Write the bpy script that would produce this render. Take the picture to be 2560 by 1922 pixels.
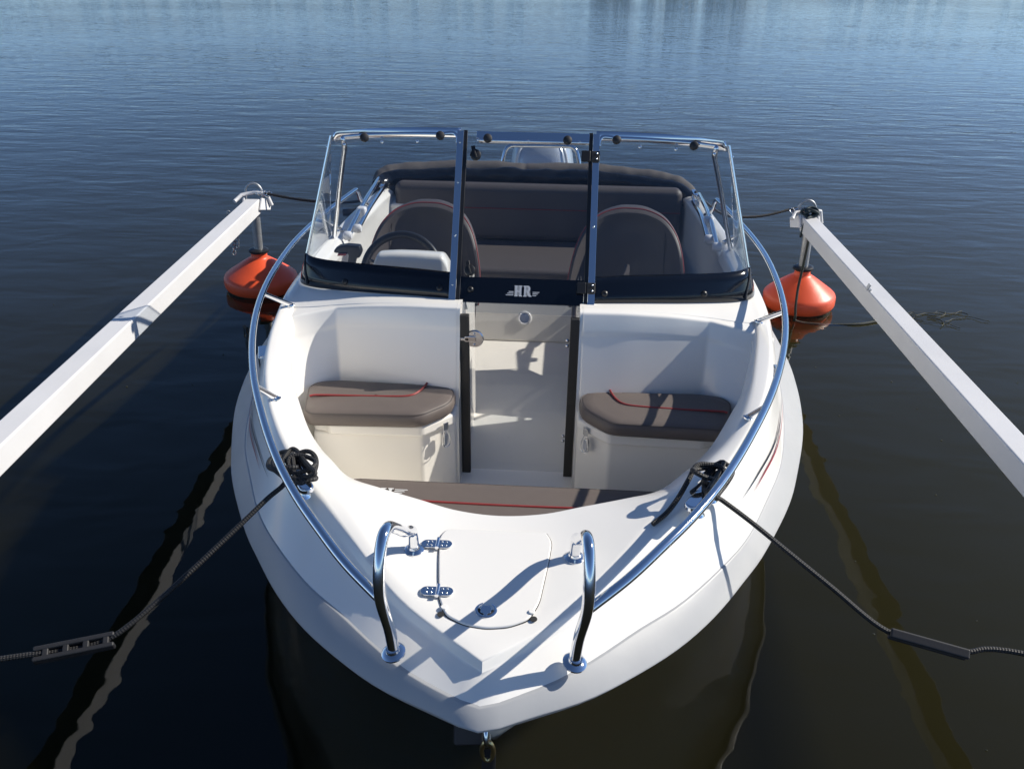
import bpy, bmesh, math, random
from mathutils import Vector, Matrix, noise as mnoise

# ------------------------------------------------------------------ clear
for o in list(bpy.data.objects):
    bpy.data.objects.remove(o, do_unlink=True)
SC = bpy.context.scene
COL = SC.collection
random.seed(7)

# ------------------------------------------------------------------ camera
# boat frame: bow at y = 0.25, stern towards +Y, water at z = 0
PITCH, YAW, ROLL = math.radians(27.4), math.radians(3.05), math.radians(0.82)
cam_d = bpy.data.cameras.new('camera')
cam_d.sensor_width = 36.0
cam_d.lens = 29.0
cam_d.clip_start = 0.05
cam_d.clip_end = 3000.0
cam = bpy.data.objects.new('camera', cam_d)
COL.objects.link(cam)
_r0 = Vector((math.cos(YAW), math.sin(YAW), 0))
_f0 = Vector((-math.sin(YAW), math.cos(YAW), 0))
_z = Vector((0, 0, 1))
_f = _f0 * math.cos(PITCH) - _z * math.sin(PITCH)
_u = _z * math.cos(PITCH) + _f0 * math.sin(PITCH)
_r = _r0 * math.cos(ROLL) + _u * math.sin(ROLL)
_u = _u * math.cos(ROLL) - _r0 * math.sin(ROLL)
M = Matrix((_r, _u, -_f)).transposed().to_4x4()
M.translation = Vector((0.125, -0.95, 1.90))
cam.matrix_world = M
SC.camera = cam
SC.render.resolution_x, SC.render.resolution_y = 1024, 768

# ------------------------------------------------------------------ light
SUN_DIR = Vector((1.30, 0.40, 1.0)).normalized()          # towards the sun
SUN_EL = math.asin(SUN_DIR.z)
SUN_AZ = math.atan2(SUN_DIR.x, SUN_DIR.y)                  # clockwise from +Y
w = bpy.data.worlds.new('World')
SC.world = w
w.use_nodes = True
wn = w.node_tree
for n in list(wn.nodes):
    wn.nodes.remove(n)
sky = wn.nodes.new('ShaderNodeTexSky')
sky.sky_type = 'NISHITA'
sky.sun_disc = False
sky.sun_elevation = SUN_EL
sky.sun_rotation = SUN_AZ
sky.altitude = 50
sky.air_density = 0.62
sky.dust_density = 0.02
sky.ozone_density = 4.8
bg = wn.nodes.new('ShaderNodeBackground')
bg.inputs['Strength'].default_value = 0.108
wo = wn.nodes.new('ShaderNodeOutputWorld')
wn.links.new(sky.outputs[0], bg.inputs[0])
wn.links.new(bg.outputs[0], wo.inputs[0])
sun_d = bpy.data.lights.new('sun', 'SUN')
sun_d.energy = 5.0
sun_d.angle = math.radians(0.5)
sun_d.color = (1.0, 0.94, 0.835)
sun = bpy.data.objects.new('sun', sun_d)
COL.objects.link(sun)
sun.location = SUN_DIR * 30
sun.rotation_euler = (-SUN_DIR).to_track_quat('-Z', 'Y').to_euler()
SC.view_settings.view_transform = 'Standard'
SC.view_settings.look = 'None'
SC.view_settings.exposure = 0.24
SC.view_settings.gamma = 1.0
SC.view_settings.use_curve_mapping = False

# ------------------------------------------------------------------ materials
MATS = {}

def mat(name, color, rough=0.5, metal=0.0, spec=0.5, coat=0.0, bump=None, vary=None, roughvary=None):
    """bump = (scale, strength, distance); vary = (scale, amount) mottles the base colour."""
    m = bpy.data.materials.new(name)
    m.use_nodes = True
    nt = m.node_tree
    b = nt.nodes['Principled BSDF']
    b.inputs['Base Color'].default_value = (*color, 1)
    b.inputs['Roughness'].default_value = rough
    b.inputs['Metallic'].default_value = metal
    b.inputs['Specular IOR Level'].default_value = spec
    if coat:
        b.inputs['Coat Weight'].default_value = coat
        b.inputs['Coat Roughness'].default_value = 0.06
    tc = nt.nodes.new('ShaderNodeTexCoord')
    if vary:
        nz = nt.nodes.new('ShaderNodeTexNoise')
        nz.inputs['Scale'].default_value = vary[0]
        nz.inputs['Detail'].default_value = 6
        nt.links.new(tc.outputs['Object'], nz.inputs['Vector'])
        mx = nt.nodes.new('ShaderNodeMixRGB')
        a = vary[1]
        mx.inputs[1].default_value = (*[c * (1 - a) for c in color], 1)
        mx.inputs[2].default_value = (*[min(1, c * (1 + a)) for c in color], 1)
        nt.links.new(nz.outputs['Fac'], mx.inputs[0])
        nt.links.new(mx.outputs[0], b.inputs['Base Color'])
    if roughvary:
        nz2 = nt.nodes.new('ShaderNodeTexNoise')
        nz2.inputs['Scale'].default_value = roughvary[0]
        nz2.inputs['Detail'].default_value = 5
        nt.links.new(tc.outputs['Object'], nz2.inputs['Vector'])
        mr = nt.nodes.new('ShaderNodeMapRange')
        mr.inputs['To Min'].default_value = rough * (1 - roughvary[1])
        mr.inputs['To Max'].default_value = rough * (1 + roughvary[1])
        nt.links.new(nz2.outputs['Fac'], mr.inputs['Value'])
        nt.links.new(mr.outputs[0], b.inputs['Roughness'])
    if bump:
        nz3 = nt.nodes.new('ShaderNodeTexNoise')
        nz3.inputs['Scale'].default_value = bump[0]
        nz3.inputs['Detail'].default_value = 4
        nt.links.new(tc.outputs['Object'], nz3.inputs['Vector'])
        bp = nt.nodes.new('ShaderNodeBump')
        bp.inputs['Strength'].default_value = bump[1]
        bp.inputs['Distance'].default_value = bump[2]
        nt.links.new(nz3.outputs['Fac'], bp.inputs['Height'])
        nt.links.new(bp.outputs[0], b.inputs['Normal'])
    MATS[name] = m
    return m

mat('gelcoat', (0.84, 0.82, 0.775), 0.22, coat=0.35, vary=(2.2, 0.025), roughvary=(9, 0.35), bump=(6, 0.05, 0.01))
mat('liner', (0.83, 0.80, 0.74), 0.32, coat=0.15, vary=(4, 0.02), roughvary=(9, 0.3), bump=(7, 0.06, 0.01))
mat('rub', (0.40, 0.405, 0.41), 0.42, vary=(9, 0.05), roughvary=(14, 0.3), bump=(30, 0.08, 0.004))
mat('stem_grey', (0.035, 0.035, 0.04), 0.5)
mat('chrome', (0.80, 0.81, 0.83), 0.07, 1.0, roughvary=(25, 0.5))
mat('satin_steel', (0.62, 0.63, 0.65), 0.22, 1.0, roughvary=(20, 0.4))
mat('galvanised', (0.42, 0.43, 0.44), 0.45, 0.75, vary=(35, 0.25))
mat('vinyl', (0.128, 0.106, 0.095), 0.52, vary=(22, 0.07), bump=(900, 0.18, 0.0008))
mat('vinyl_dark', (0.076, 0.065, 0.062), 0.55, vary=(22, 0.07), bump=(900, 0.18, 0.0008))
mat('red_piping', (0.27, 0.032, 0.032), 0.45)
mat('black_plastic', (0.014, 0.014, 0.015), 0.38, bump=(300, 0.1, 0.001))
mat('black_trim', (0.022, 0.021, 0.02), 0.55)
mat('black_print', (0.004, 0.006, 0.011), 0.12)
mat('rubber', (0.018, 0.018, 0.02), 0.55, vary=(40, 0.3), bump=(200, 0.2, 0.001))
mat('silver_print', (0.62, 0.62, 0.62), 0.35)
mat('dark_gap', (0.02, 0.02, 0.02), 0.8)
mat('buoy', (0.78, 0.095, 0.03), 0.42, vary=(6, 0.16), bump=(14, 0.12, 0.01))
mat('algae', (0.03, 0.026, 0.012), 0.8, vary=(30, 0.5), bump=(60, 0.6, 0.01))
mat('boom_paint', (0.66, 0.655, 0.655), 0.42, vary=(2.6, 0.10), roughvary=(8, 0.3), bump=(40, 0.08, 0.003))
mat('canvas', (0.105, 0.092, 0.085), 0.8, vary=(14, 0.12), bump=(500, 0.3, 0.001))
mat('window_roll', (0.010, 0.012, 0.016), 0.18, bump=(18, 0.5, 0.02))
mat('cowl_metal', (0.50, 0.55, 0.62), 0.28, 0.35, coat=0.5)
mat('cowl_light', (0.70, 0.72, 0.75), 0.25, coat=0.4)
mat('white_plastic', (0.74, 0.74, 0.75), 0.4)
mat('brass', (0.55, 0.44, 0.22), 0.3, 1.0)
mat('red_stripe', (0.30, 0.02, 0.03), 0.3)
mat('black_stripe', (0.02, 0.022, 0.028), 0.3)
mat('weed', (0.022, 0.024, 0.010), 0.7, vary=(40, 0.4))
mat('tree', (0.035, 0.045, 0.018), 0.9, vary=(0.15, 0.5))
mat('bank', (0.06, 0.06, 0.03), 0.9, vary=(0.05, 0.4))

def rope_mat(name, c1, c2, braid=260.0, rough=0.6):
    m = bpy.data.materials.new(name)
    m.use_nodes = True
    nt = m.node_tree
    b = nt.nodes['Principled BSDF']
    b.inputs['Roughness'].default_value = rough
    uv = nt.nodes.new('ShaderNodeUVMap')
    sx = nt.nodes.new('ShaderNodeSeparateXYZ')
    nt.links.new(uv.outputs[0], sx.inputs[0])

    def math_(op, a, bb):
        n = nt.nodes.new('ShaderNodeMath')
        n.operation = op
        for i, v in enumerate((a, bb)):
            if v is None:
                continue
            if isinstance(v, (int, float)):
                n.inputs[i].default_value = v
            else:
                nt.links.new(v, n.inputs[i])
        return n.outputs[0]
    l = math_('MULTIPLY', sx.outputs[0], braid * 2 * math.pi)
    v = math_('MULTIPLY', sx.outputs[1], 4 * 2 * math.pi)
    a = math_('SINE', math_('ADD', l, v), None)
    c = math_('SINE', math_('SUBTRACT', l, v), None)
    h = math_('MULTIPLY', a, c)
    h01 = math_('ADD', math_('MULTIPLY', h, 0.5), 0.5)
    mr = nt.nodes.new('ShaderNodeValToRGB')
    mr.color_ramp.elements[0].position = 0.62
    mr.color_ramp.elements[0].color = (*c1, 1)
    mr.color_ramp.elements[1].position = 0.92
    mr.color_ramp.elements[1].color = (*c2, 1)
    nt.links.new(h01, mr.inputs[0])
    nt.links.new(mr.outputs[0], b.inputs['Base Color'])
    bp = nt.nodes.new('ShaderNodeBump')
    bp.inputs['Strength'].default_value = 0.7
    bp.inputs['Distance'].default_value = 0.002
    nt.links.new(h01, bp.inputs['Height'])
    nt.links.new(bp.outputs[0], b.inputs['Normal'])
    MATS[name] = m

rope_mat('rope_black', (0.006, 0.006, 0.007), (0.05, 0.047, 0.045), 75.0)
rope_mat('rope_teal', (0.006, 0.020, 0.028), (0.02, 0.05, 0.06), 75.0)
rope_mat('rope_old', (0.016, 0.022, 0.016), (0.06, 0.06, 0.045), 75.0)

def glass_mat(name, tint, ior=1.45, rough=0.01, smear=0.0):
    m = bpy.data.materials.new(name)
    m.use_nodes = True
    nt = m.node_tree
    for n in list(nt.nodes):
        nt.nodes.remove(n)
    out = nt.nodes.new('ShaderNodeOutputMaterial')
    tr = nt.nodes.new('ShaderNodeBsdfTransparent')
    tr.inputs[0].default_value = (*tint, 1)
    gl = nt.nodes.new('ShaderNodeBsdfGlossy')
    gl.inputs['Roughness'].default_value = rough
    gl.inputs['Color'].default_value = (0.9, 0.9, 0.9, 1)
    fr = nt.nodes.new('ShaderNodeFresnel')
    geo = nt.nodes.new('ShaderNodeNewGeometry')
    im = nt.nodes.new('ShaderNodeMapRange')          # the same reflectance from either side of the sheet
    im.inputs['To Min'].default_value = ior
    im.inputs['To Max'].default_value = 1.0 / ior
    nt.links.new(geo.outputs['Backfacing'], im.inputs['Value'])
    nt.links.new(im.outputs[0], fr.inputs['IOR'])
    mx = nt.nodes.new('ShaderNodeMixShader')
    nt.links.new(fr.outputs[0], mx.inputs[0])
    nt.links.new(tr.outputs[0], mx.inputs[1])
    nt.links.new(gl.outputs[0], mx.inputs[2])
    last = mx
    if smear:
        df = nt.nodes.new('ShaderNodeBsdfDiffuse')
        df.inputs[0].default_value = (0.7, 0.72, 0.75, 1)
        tc = nt.nodes.new('ShaderNodeTexCoord')
        nz = nt.nodes.new('ShaderNodeTexNoise')
        nz.inputs['Scale'].default_value = 9
        nz.inputs['Detail'].default_value = 8
        nt.links.new(tc.outputs['Object'], nz.inputs['Vector'])
        mr = nt.nodes.new('ShaderNodeMapRange')
        mr.inputs['From Min'].default_value = 0.35
        mr.inputs['From Max'].default_value = 0.9
        mr.inputs['To Min'].default_value = smear * 0.5
        mr.inputs['To Max'].default_value = smear * 2.0
        nt.links.new(nz.outputs['Fac'], mr.inputs['Value'])
        m2 = nt.nodes.new('ShaderNodeMixShader')
        nt.links.new(mr.outputs[0], m2.inputs[0])
        nt.links.new(mx.outputs[0], m2.inputs[1])
        nt.links.new(df.outputs[0], m2.inputs[2])
        last = m2
    nt.links.new(last.outputs[0], out.inputs[0])
    MATS[name] = m

glass_mat('acrylic', (0.855, 0.875, 0.895), 1.46, smear=0.006)
glass_mat('acrylic_door', (0.90, 0.905, 0.91), 1.46, smear=0.02)

# ------------------------------------------------------------------ geometry helpers
PINV = {}

def link(name, me, m, parent=None, smooth=True, angle=35):
    o = bpy.data.objects.new(name, me)
    COL.objects.link(o)
    if m is not None:
        me.materials.append(MATS[m] if isinstance(m, str) else m)
    if smooth and len(me.polygons):
        me.polygons.foreach_set('use_smooth', [True] * len(me.polygons))
        if angle:
            me.set_sharp_from_angle(angle=math.radians(angle))
    if parent is not None:
        o.parent = parent
        if parent.type == 'EMPTY':
            o.matrix_parent_inverse = parent.matrix_basis.inverted()
    return o

def mesh(name, verts, faces, m, parent=None, smooth=True, angle=35, fixn=True):
    me = bpy.data.meshes.new(name)
    me.from_pydata([tuple(v) for v in verts], [], faces)
    if fixn:
        bm = bmesh.new()
        bm.from_mesh(me)
        bmesh.ops.recalc_face_normals(bm, faces=bm.faces)
        bm.to_mesh(me)
        bm.free()
    me.update()
    return link(name, me, m, parent, smooth, angle)

def bevel(o, width, seg=3, angle=40):
    md = o.modifiers.new('bevel', 'BEVEL')
    md.width = width
    md.segments = seg
    md.limit_method = 'ANGLE'
    md.angle_limit = math.radians(angle)
    md.harden_normals = True
    return o

def thing(name, label, cat, loc, group=None):
    o = bpy.data.objects.new(name, None)
    COL.objects.link(o)
    o.empty_display_size = 0.1
    o.location = loc
    o['label'] = label
    o['category'] = cat
    if group:
        o['group'] = group
    return o

def tag(o, label, cat, group=None):
    o['label'] = label
    o['category'] = cat
    if group:
        o['group'] = group
    return o

def V(*a):
    return Vector(a)

def cr(pts, n=8, closed=False):
    """Catmull-Rom through the points."""
    P = [Vector(p) for p in pts]
    out = []
    N = len(P)
    rng = range(N) if closed else range(N - 1)
    for i in rng:
        if closed:
            p0, p1, p2, p3 = P[i - 1], P[i], P[(i + 1) % N], P[(i + 2) % N]
        else:
            p1, p2 = P[i], P[i + 1]
            p0 = P[i - 1] if i > 0 else p1 * 2 - p2
            p3 = P[i + 2] if i + 2 < N else p2 * 2 - p1
        for k in range(n):
            t = k / n
            out.append(0.5 * ((2 * p1) + (p2 - p0) * t + (2 * p0 - 5 * p1 + 4 * p2 - p3) * t * t
                              + (3 * p1 - p0 - 3 * p2 + p3) * t ** 3))
    if not closed:
        out.append(P[-1].copy())
    return out

def fillet(pts, r, n=5):
    """Polyline with its inner corners rounded by radius r (number or list)."""
    P = [Vector(p) for p in pts]
    out = [P[0]]
    for i in range(1, len(P) - 1):
        rr = r[i] if isinstance(r, (list, tuple)) else r
        a = P[i - 1] - P[i]
        b = P[i + 1] - P[i]
        d = min(rr, a.length * 0.48, b.length * 0.48)
        A = P[i] + a.normalized() * d
        B = P[i] + b.normalized() * d
        for k in range(n + 1):
            t = k / n
            out.append(A * (1 - t) ** 2 + P[i] * 2 * t * (1 - t) + B * t * t)
    out.append(P[-1])
    return out

def tube(name, pts, r, m, parent=None, seg=12, closed=False, radii=None, flat=None, caps=True):
    P = [Vector(p) for p in pts]
    N = len(P)
    T = []
    for i in range(N):
        if closed:
            t = P[(i + 1) % N] - P[i - 1]
        else:
            t = P[min(i + 1, N - 1)] - P[max(i - 1, 0)]
        T.append(t.normalized() if t.length > 1e-9 else Vector((0, 0, 1)))
    up = Vector((0, 0, 1)) if abs(T[0].z) < 0.9 else Vector((0, 1, 0))
    nrm = (up - T[0] * up.dot(T[0])).normalized()
    verts, L, acc = [], [], 0.0
    for i in range(N):
        if i:
            acc += (P[i] - P[i - 1]).length
            nrm = (nrm - T[i] * nrm.dot(T[i]))
            nrm = nrm.normalized() if nrm.length > 1e-9 else T[i].orthogonal().normalized()
        L.append(acc)
        bn = T[i].cross(nrm)
        rad = radii[i] if radii else r
        for k in range(seg):
            a = 2 * math.pi * k / seg
            fy = flat if flat else 1.0
            verts.append(P[i] + nrm * (math.cos(a) * rad * fy) + bn * (math.sin(a) * rad))
    faces, uvs = [], []
    ring = range(N if closed else N - 1)
    for i in ring:
        j = (i + 1) % N
        la, lb = L[i], (L[j] if j > i else acc + (P[0] - P[-1]).length)
        for k in range(seg):
            k2 = (k + 1) % seg
            faces.append((i * seg + k, i * seg + k2, j * seg + k2, j * seg + k))
            uvs += [(la, k / seg), (la, (k + 1) / seg), (lb, (k + 1) / seg), (lb, k / seg)]
    if caps and not closed:
        faces.append(tuple(range(seg - 1, -1, -1)))
        uvs += [(0, 0)] * seg
        faces.append(tuple((N - 1) * seg + k for k in range(seg)))
        uvs += [(acc, 0)] * seg
    me = bpy.data.meshes.new(name)
    me.from_pydata([tuple(v) for v in verts], [], faces)
    ul = me.uv_layers.new(name='UVMap')
    ul.data.foreach_set('uv', [c for u in uvs for c in u])
    me.update()
    return link(name, me, m, parent, True, 50)

def box(name, c, size, m, parent=None, bev=0.0, rot=None, seg=2):
    x, y, z = [s / 2 for s in size]
    vs = [V(a, b, d) for a in (-x, x) for b in (-y, y) for d in (-z, z)]
    if rot is not None:
        vs = [rot @ v for v in vs]
    vs = [v + Vector(c) for v in vs]
    fs = [(0, 1, 3, 2), (4, 6, 7, 5), (0, 4, 5, 1), (2, 3, 7, 6), (0, 2, 6, 4), (1, 5, 7, 3)]
    o = mesh(name, vs, fs, m, parent, smooth=bool(bev), angle=35)
    if bev:
        bevel(o, bev, seg)
    return o

def prism(name, outline, a, b, m, parent=None, bev=0.0, axis='z', seg=2, angle=40):
    """outline of 2-D points extruded from a to b along the axis (a, b numbers or functions of the point)."""
    def put(p, h):
        h = h(p) if callable(h) else h
        return {'z': V(p[0], p[1], h), 'y': V(p[0], h, p[1]), 'x': V(h, p[0], p[1])}[axis]
    n = len(outline)
    vs = [put(p, a) for p in outline] + [put(p, b) for p in outline]
    fs = [tuple(range(n)), tuple(range(2 * n - 1, n - 1, -1))]
    fs += [(i, (i + 1) % n, n + (i + 1) % n, n + i) for i in range(n)]
    o = mesh(name, vs, fs, m, parent, smooth=bool(bev), angle=angle)
    if bev:
        bevel(o, bev, seg, angle)
    return o

def lathe(name, prof, c, m, parent=None, seg=48, tilt=None, angle=40):
    vs, fs = [], []
    c = Vector(c)
    R = tilt if tilt is not None else Matrix.Identity(3)
    for r, z in prof:
        for k in range(seg):
            a = 2 * math.pi * k / seg
            vs.append(c + R @ V(r * math.cos(a), r * math.sin(a), z))
    n = len(prof)
    for i in range(n - 1):
        for k in range(seg):
            k2 = (k + 1) % seg
            fs.append((i * seg + k, i * seg + k2, (i + 1) * seg + k2, (i + 1) * seg + k))
    fs.append(tuple(range(seg)))
    fs.append(tuple((n - 1) * seg + k for k in range(seg)))
    return mesh(name, vs, fs, m, parent, True, angle)

def loft(name, rows, m, parent=None, angle=35, closed_v=False, fixn=True):
    n = len(rows[0])
    vs = [p for r in rows for p in r]
    fs = []
    for i in range(len(rows) - 1):
        for k in range(n - 1 + (1 if closed_v else 0)):
            k2 = (k + 1) % n
            fs.append((i * n + k, i * n + k2, (i + 1) * n + k2, (i + 1) * n + k))
    return mesh(name, vs, fs, m, parent, True, angle, fixn)

def screw(name, c, nrm, r, m, parent):
    """small domed fastener head"""
    nrm = Vector(nrm).normalized()
    R = nrm.to_track_quat('Z', 'Y').to_matrix()
    return lathe(name, [(r, 0), (r, r * 0.25), (r * 0.8, r * 0.55), (r * 0.35, r * 0.7), (r * 0.3, r * 0.55)], c, m, parent, 14, R)

def rotz(a):
    return Matrix.Rotation(a, 3, 'Z')
def rotx(a):
    return Matrix.Rotation(a, 3, 'X')
def roty(a):
    return Matrix.Rotation(a, 3, 'Y')

def stadium(l, wd, n=8):
    """flat rounded bar outline along x"""
    r = wd / 2
    h = l / 2 - r
    out = []
    for k in range(n + 1):
        a = -math.pi / 2 + math.pi * k / n
        out.append((h + r * math.cos(a), r * math.sin(a)))
    for k in range(n + 1):
        a = math.pi / 2 + math.pi * k / n
        out.append((-h + r * math.cos(a), r * math.sin(a)))
    return out

def plate(name, outline, c, R, th, m, parent, bev=0.0):
    """outline in a local xy-plane, thickness th along local z, placed by R at c"""
    n = len(outline)
    c = Vector(c)
    vs = [c + R @ V(p[0], p[1], 0) for p in outline] + [c + R @ V(p[0], p[1], th) for p in outline]
    fs = [tuple(range(n - 1, -1, -1)), tuple(range(n, 2 * n))]
    fs += [(i, (i + 1) % n, n + (i + 1) % n, n + i) for i in range(n)]
    o = mesh(name, vs, fs, m, parent, smooth=bool(bev), angle=40)
    if bev:
        bevel(o, bev, 2)
    return o

# ------------------------------------------------------------------ water and far shore
def build_water():
    m = bpy.data.materials.new('lake_water')
    m.use_nodes = True
    nt = m.node_tree
    for n in list(nt.nodes):
        nt.nodes.remove(n)
    out = nt.nodes.new('ShaderNodeOutputMaterial')
    b = nt.nodes.new('ShaderNodeBsdfGlossy')           # mirror of the sky
    b.inputs['Roughness'].default_value = 0.012
    b.inputs['Color'].default_value = (1, 1, 1, 1)
    tr = nt.nodes.new('ShaderNodeBsdfTransparent')     # looks down into the turbid lake
    fr = nt.nodes.new('ShaderNodeFresnel')
    mx = nt.nodes.new('ShaderNodeMixShader')
    nt.links.new(fr.outputs[0], mx.inputs[0])
    nt.links.new(tr.outputs[0], mx.inputs[1])
    nt.links.new(b.outputs[0], mx.inputs[2])
    nt.links.new(mx.outputs[0], out.inputs['Surface'])
    vol = nt.nodes.new('ShaderNodeVolumePrincipled')
    vol.inputs['Color'].default_value = (0.16, 0.147, 0.055, 1)
    vol.inputs['Density'].default_value = 2.2
    vol.inputs['Anisotropy'].default_value = 0.55
    nt.links.new(vol.outputs[0], out.inputs['Volume'])
    geo = nt.nodes.new('ShaderNodeNewGeometry')
    # wind ripples: crests run across the view, three sizes
    def ripple(sx, sy, det, dist, rot=0.0):
        mp = nt.nodes.new('ShaderNodeMapping')
        mp.inputs['Scale'].default_value = (sx, sy, 1)
        mp.inputs['Rotation'].default_value = (0, 0, rot)
        nt.links.new(geo.outputs['Position'], mp.inputs['Vector'])
        nz = nt.nodes.new('ShaderNodeTexNoise')
        nz.inputs['Scale'].default_value = 1.0
        nz.inputs['Detail'].default_value = det
        nz.inputs['Roughness'].default_value = 0.5
        nz.inputs['Distortion'].default_value = dist
        nt.links.new(mp.outputs[0], nz.inputs['Vector'])
        return nz.outputs['Fac']
    def mul(a, k):
        n = nt.nodes.new('ShaderNodeMath')
        n.operation = 'MULTIPLY'
        for i, v in enumerate((a, k)):
            if isinstance(v, (int, float)):
                n.inputs[i].default_value = v
            else:
                nt.links.new(v, n.inputs[i])
        return n.outputs[0]
    def add(a, c):
        n = nt.nodes.new('ShaderNodeMath')
        n.operation = 'ADD'
        nt.links.new(a, n.inputs[0])
        nt.links.new(c, n.inputs[1])
        return n.outputs[0]
    # the water lies calmer in the lee of the pontoon and boat and is ruffled further out
    sp = nt.nodes.new('ShaderNodeSeparateXYZ')
    nt.links.new(geo.outputs['Position'], sp.inputs[0])
    lee = nt.nodes.new('ShaderNodeMapRange')
    lee.interpolation_type = 'SMOOTHSTEP'
    lee.inputs['From Min'].default_value = 2.0
    lee.inputs['From Max'].default_value = 9.0
    lee.inputs['To Min'].default_value = 0.12
    lee.inputs['To Max'].default_value = 1.0
    nt.links.new(sp.outputs[1], lee.inputs['Value'])
    patch = ripple(0.05, 0.12, 3, 0.6)
    pr = nt.nodes.new('ShaderNodeMapRange')
    pr.inputs['From Min'].default_value = 0.3
    pr.inputs['From Max'].default_value = 0.7
    pr.inputs['To Min'].default_value = 0.55
    pr.inputs['To Max'].default_value = 1.25
    nt.links.new(patch, pr.inputs['Value'])
    near = mul(ripple(1.5, 3.0, 2, 0.4, 0.15), 0.0085)
    fine = mul(mul(ripple(3.2, 11.0, 3, 0.3, -0.08), 0.0050), lee.outputs[0])
    mid = mul(mul(ripple(0.9, 3.2, 3, 0.4, 0.06), 0.0100), lee.outputs[0])
    h = add(near, mul(add(fine, mid), pr.outputs[0]))
    bp = nt.nodes.new('ShaderNodeBump')
    bp.inputs['Strength'].default_value = 1.0
    bp.inputs['Distance'].default_value = 1.0
    nt.links.new(h, bp.inputs['Height'])
    nt.links.new(bp.outputs[0], b.inputs['Normal'])
    nt.links.new(bp.outputs[0], fr.inputs['Normal'])
    im = nt.nodes.new('ShaderNodeMapRange')            # same reflectance from above and below
    im.inputs['To Min'].default_value = 1.333
    im.inputs['To Max'].default_value = 1 / 1.333
    nt.links.new(geo.outputs['Backfacing'], im.inputs['Value'])
    nt.links.new(im.outputs[0], fr.inputs['IOR'])
    X0, X1, Y0, Y1, ZB = -900, 900, -60, 900, -6
    vs = [(X0, Y0, 0), (X1, Y0, 0), (X1, Y1, 0), (X0, Y1, 0), (X0, Y0, ZB), (X1, Y0, ZB), (X1, Y1, ZB), (X0, Y1, ZB)]
    o = mesh('water', vs, [(0, 1, 2, 3), (7, 6, 5, 4), (0, 4, 5, 1), (1, 5, 6, 2), (2, 6, 7, 3), (3, 7, 4, 0)], m, None, False)
    o['kind'] = 'structure'
    return o

build_water()

def build_shore():
    # far bank and its wood, seen only as dark streaks mirrored in the lake
    rows = []
    for y, z in ((205, -0.5), (208, 0.4), (225, 2.0), (300, 5.0), (500, 8.0)):
        rows.append([V(x, y + 8 * math.sin(x * 0.013), z) for x in range(-420, 421, 20)])
    o = loft('far_bank', rows, 'bank', None, 60)
    o['kind'] = 'structure'
    rnd = random.Random(3)
    vs, fs = [], []
    for t in range(430):
        x = rnd.uniform(-300, 300)
        y = rnd.uniform(212, 240) + 8 * math.sin(x * 0.013)
        H = rnd.uniform(2.6, 3.6)
        if 8 < x < 48 and rnd.random() < 0.75:
            H = rnd.uniform(7.5, 9.5)
        wd = H * rnd.uniform(0.2, 0.32)
        for q in range(46):
            f = rnd.random() ** 0.8
            zz = 0.6 + H * (0.12 + 0.88 * f)
            rr = wd * math.sin(math.pi * min(1, 0.12 + 0.9 * f)) * rnd.uniform(0.3, 1.05)
            a = rnd.uniform(0, 6.283)
            c = V(x + rr * math.cos(a), y + rr * math.sin(a), zz)
            s = rnd.uniform(0.5, 1.1)
            d1 = V(rnd.gauss(0, 1), rnd.gauss(0, .5), rnd.gauss(0, 1)).normalized() * s
            d2 = V(rnd.gauss(0, 1), rnd.gauss(0, .5), rnd.gauss(0, 1)).normalized() * s
            i = len(vs)
            vs += [c - d1, c + d2, c + d1 * 0.9, c - d2]
            fs.append((i, i + 1, i + 2, i + 3))
        i = len(vs)
        vs += [V(x - .15, y, 0.3), V(x + .15, y, 0.3), V(x + .1, y, H * .8), V(x - .1, y, H * .8)]
        fs.append((i, i + 1, i + 2, i + 3))
    o = mesh('far_wood', vs, fs, 'tree', None, False, fixn=False)
    tag(o, 'dark wood on the far bank mirrored at the top edge of the lake', 'wood')
    o['kind'] = 'stuff'

build_shore()

# ------------------------------------------------------------------ the boat: lines of the hull
BOAT = thing('motorboat', 'white open-bow motorboat with wraparound windshield moored between the two white booms', 'boat', (0, 2.3, 0))

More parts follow.
